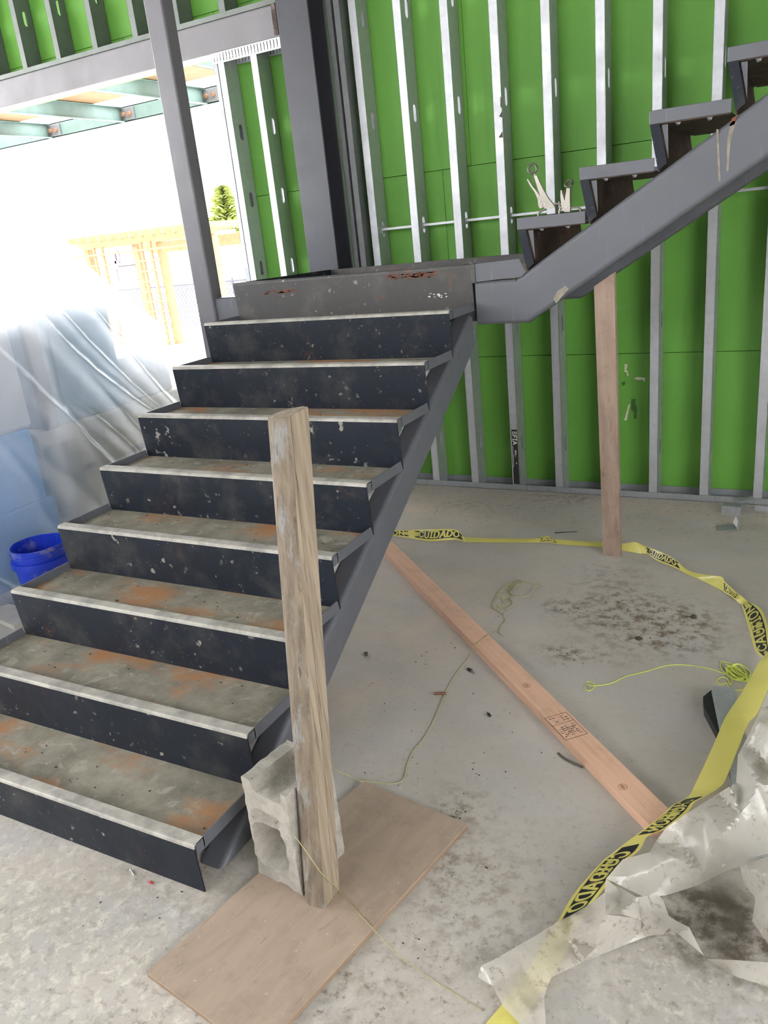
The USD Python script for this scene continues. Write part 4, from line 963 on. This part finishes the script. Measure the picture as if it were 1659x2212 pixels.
for px in (211, 229, 314, 334):
    xx = at(px, 570, y=YG)[0]; part('trellis_stile', bx((xx - .025, YG - .05, zg), (xx + .025, YG, zb1 + .02)), M['pergola'], pg, smooth=False)
for a, b in ((190, 240), (297, 350)):
    x0, x1 = at(a, 560, y=YG)[0], at(b, 560, y=YG)[0]
    for k in range(9): part('trellis_rung', bx((x0, YG - .07, zg + .08 + k * .21), (x1, YG - .05, zg + .115 + k * .21)), M['pergola'], pg, smooth=False)
xa, xb = at(168, 556, y=YG)[0], at(470, 527, y=YG)[0]; zr = at(300, 543, y=YG)[2]; part('rail', bx((xa, YG - .09, zr), (xb, YG - .07, zr + .04)), M['pergola'], pg, smooth=False)
bd_ = thing('neighbour_building', 'pale building with mauve window frames seen behind the pergola', 'building')
YBd = 19.0
x0, x1 = at(215, 560, y=YBd)[0], at(292, 560, y=YBd)[0]
part('building_wall', bx((x0 - 3.5, YBd, -.1), (x1 + .4, YBd + 5, 2.35)), M['stucco'], bd_, smooth=False)
for a, b, c_, d in ((226, 566, 252, 546), (254, 569, 284, 545), (258, 606, 290, 578)):
    p, q_ = at(a, b, y=YBd - .05), at(c_, d, y=YBd - .05); lo, hi = np.minimum(p, q_), np.maximum(p, q_)
    wn = part('window', [bx((lo[0] - .07, YBd - .10, lo[2] - .09), (hi[0] + .07, YBd - .005, lo[2])), bx((lo[0] - .07, YBd - .10, hi[2]), (hi[0] + .07, YBd - .005, hi[2] + .07)), bx((lo[0] - .07, YBd - .10, lo[2]), (lo[0], YBd - .005, hi[2])), bx((hi[0], YBd - .10, lo[2]), (hi[0] + .12, YBd - .005, hi[2]))], M['mauve'], bd_, smooth=False)
    part('pane', bx((lo[0], YBd - .05, lo[2]), (hi[0], YBd - .02, hi[2])), M['glass'], wn, smooth=False)
fn = thing('chain_link_fence', 'dark chain-link fence standing beyond the pergola', 'fence')
YF = 14.5; fx0, fx1 = -13.6, -7.5; fz0, fz1 = -.05, 1.0
ww = []
for k in range(int((fx1 - fx0 + 1.1) / .11)):
    for s in (1, -1):
        xa_ = fx0 - (1.1 if s > 0 else 0) + k * .11
        a, b = (xa_, fz0), (xa_ + s * (fz1 - fz0), fz1); ln = LineString([a, b]).intersection(sbox(fx0, fz0, fx1, fz1))
        if ln.length > .05: (a, b), (c_, d) = ln.coords[0], ln.coords[-1]; ww.append(tube([(a, YF + s * .004, b), (c_, YF + s * .004, d)], .009, 4, False))
part('wire_mesh', ww, M['wire'], fn, kind='stuff', smooth=False)
for x in np.arange(fx0, fx1 + .1, 2.0): part('fence_post', tube([(x, YF + .04, -.1), (x, YF + .04, 1.08)], .03, 8), M['wire'], fn)
part('top_rail', tube([(fx0, YF + .03, 1.0), (fx1, YF + .03, 1.0)], .022, 8), M['wire'], fn)


def conifer(px, py_top, py_base, y, width, label, seed):
    t = thing('conifer_tree', label, 'tree'); r = np.random.default_rng(seed); top, base = at(px, py_top, y=y), at(px, py_base, y=y); h = top[2] + .1
    part('trunk', tube([(base[0], y, -.1), (top[0], y, top[2])], [.22, .02], 8), M['bark'], t)
    V, F = [], []; hz = top[2] - base[2]
    for k in range(1500):
        f_ = r.random() ** .7; z = base[2] - .8 + f_ * (hz + .8); rad = width * (1 - f_) ** .8 * (.35 + .65 * r.random()) * (1.15 if math.sin(f_ * 34) > 0 else .6); a = r.uniform(0, 2 * np.pi)
        c_ = np.array([top[0] + rad * math.cos(a), y + rad * math.sin(a), z - rad * .25]); d = np.array([math.cos(a), math.sin(a), .25]) * .30; s_ = np.cross(d, [0, 0, 1]) * .35; n0 = len(V)
        V += [c_ - d * .5, c_ + s_, c_ + d, c_ - s_, c_ + [0, 0, .09]]; F += [[n0, n0 + 1, n0 + 4], [n0 + 1, n0 + 2, n0 + 4], [n0 + 2, n0 + 3, n0 + 4], [n0 + 3, n0, n0 + 4]]
    part('foliage', trimesh.Trimesh(np.array(V), np.array(F), process=False), M['needles'], t, kind='stuff', smooth=False)


conifer(479, 405, 462, 26.0, 1.0, 'tall thin conifer rising beyond the opening', 1)
conifer(503, 440, 466, 30.0, .65, 'small conifer beside the tall one beyond the opening', 2)
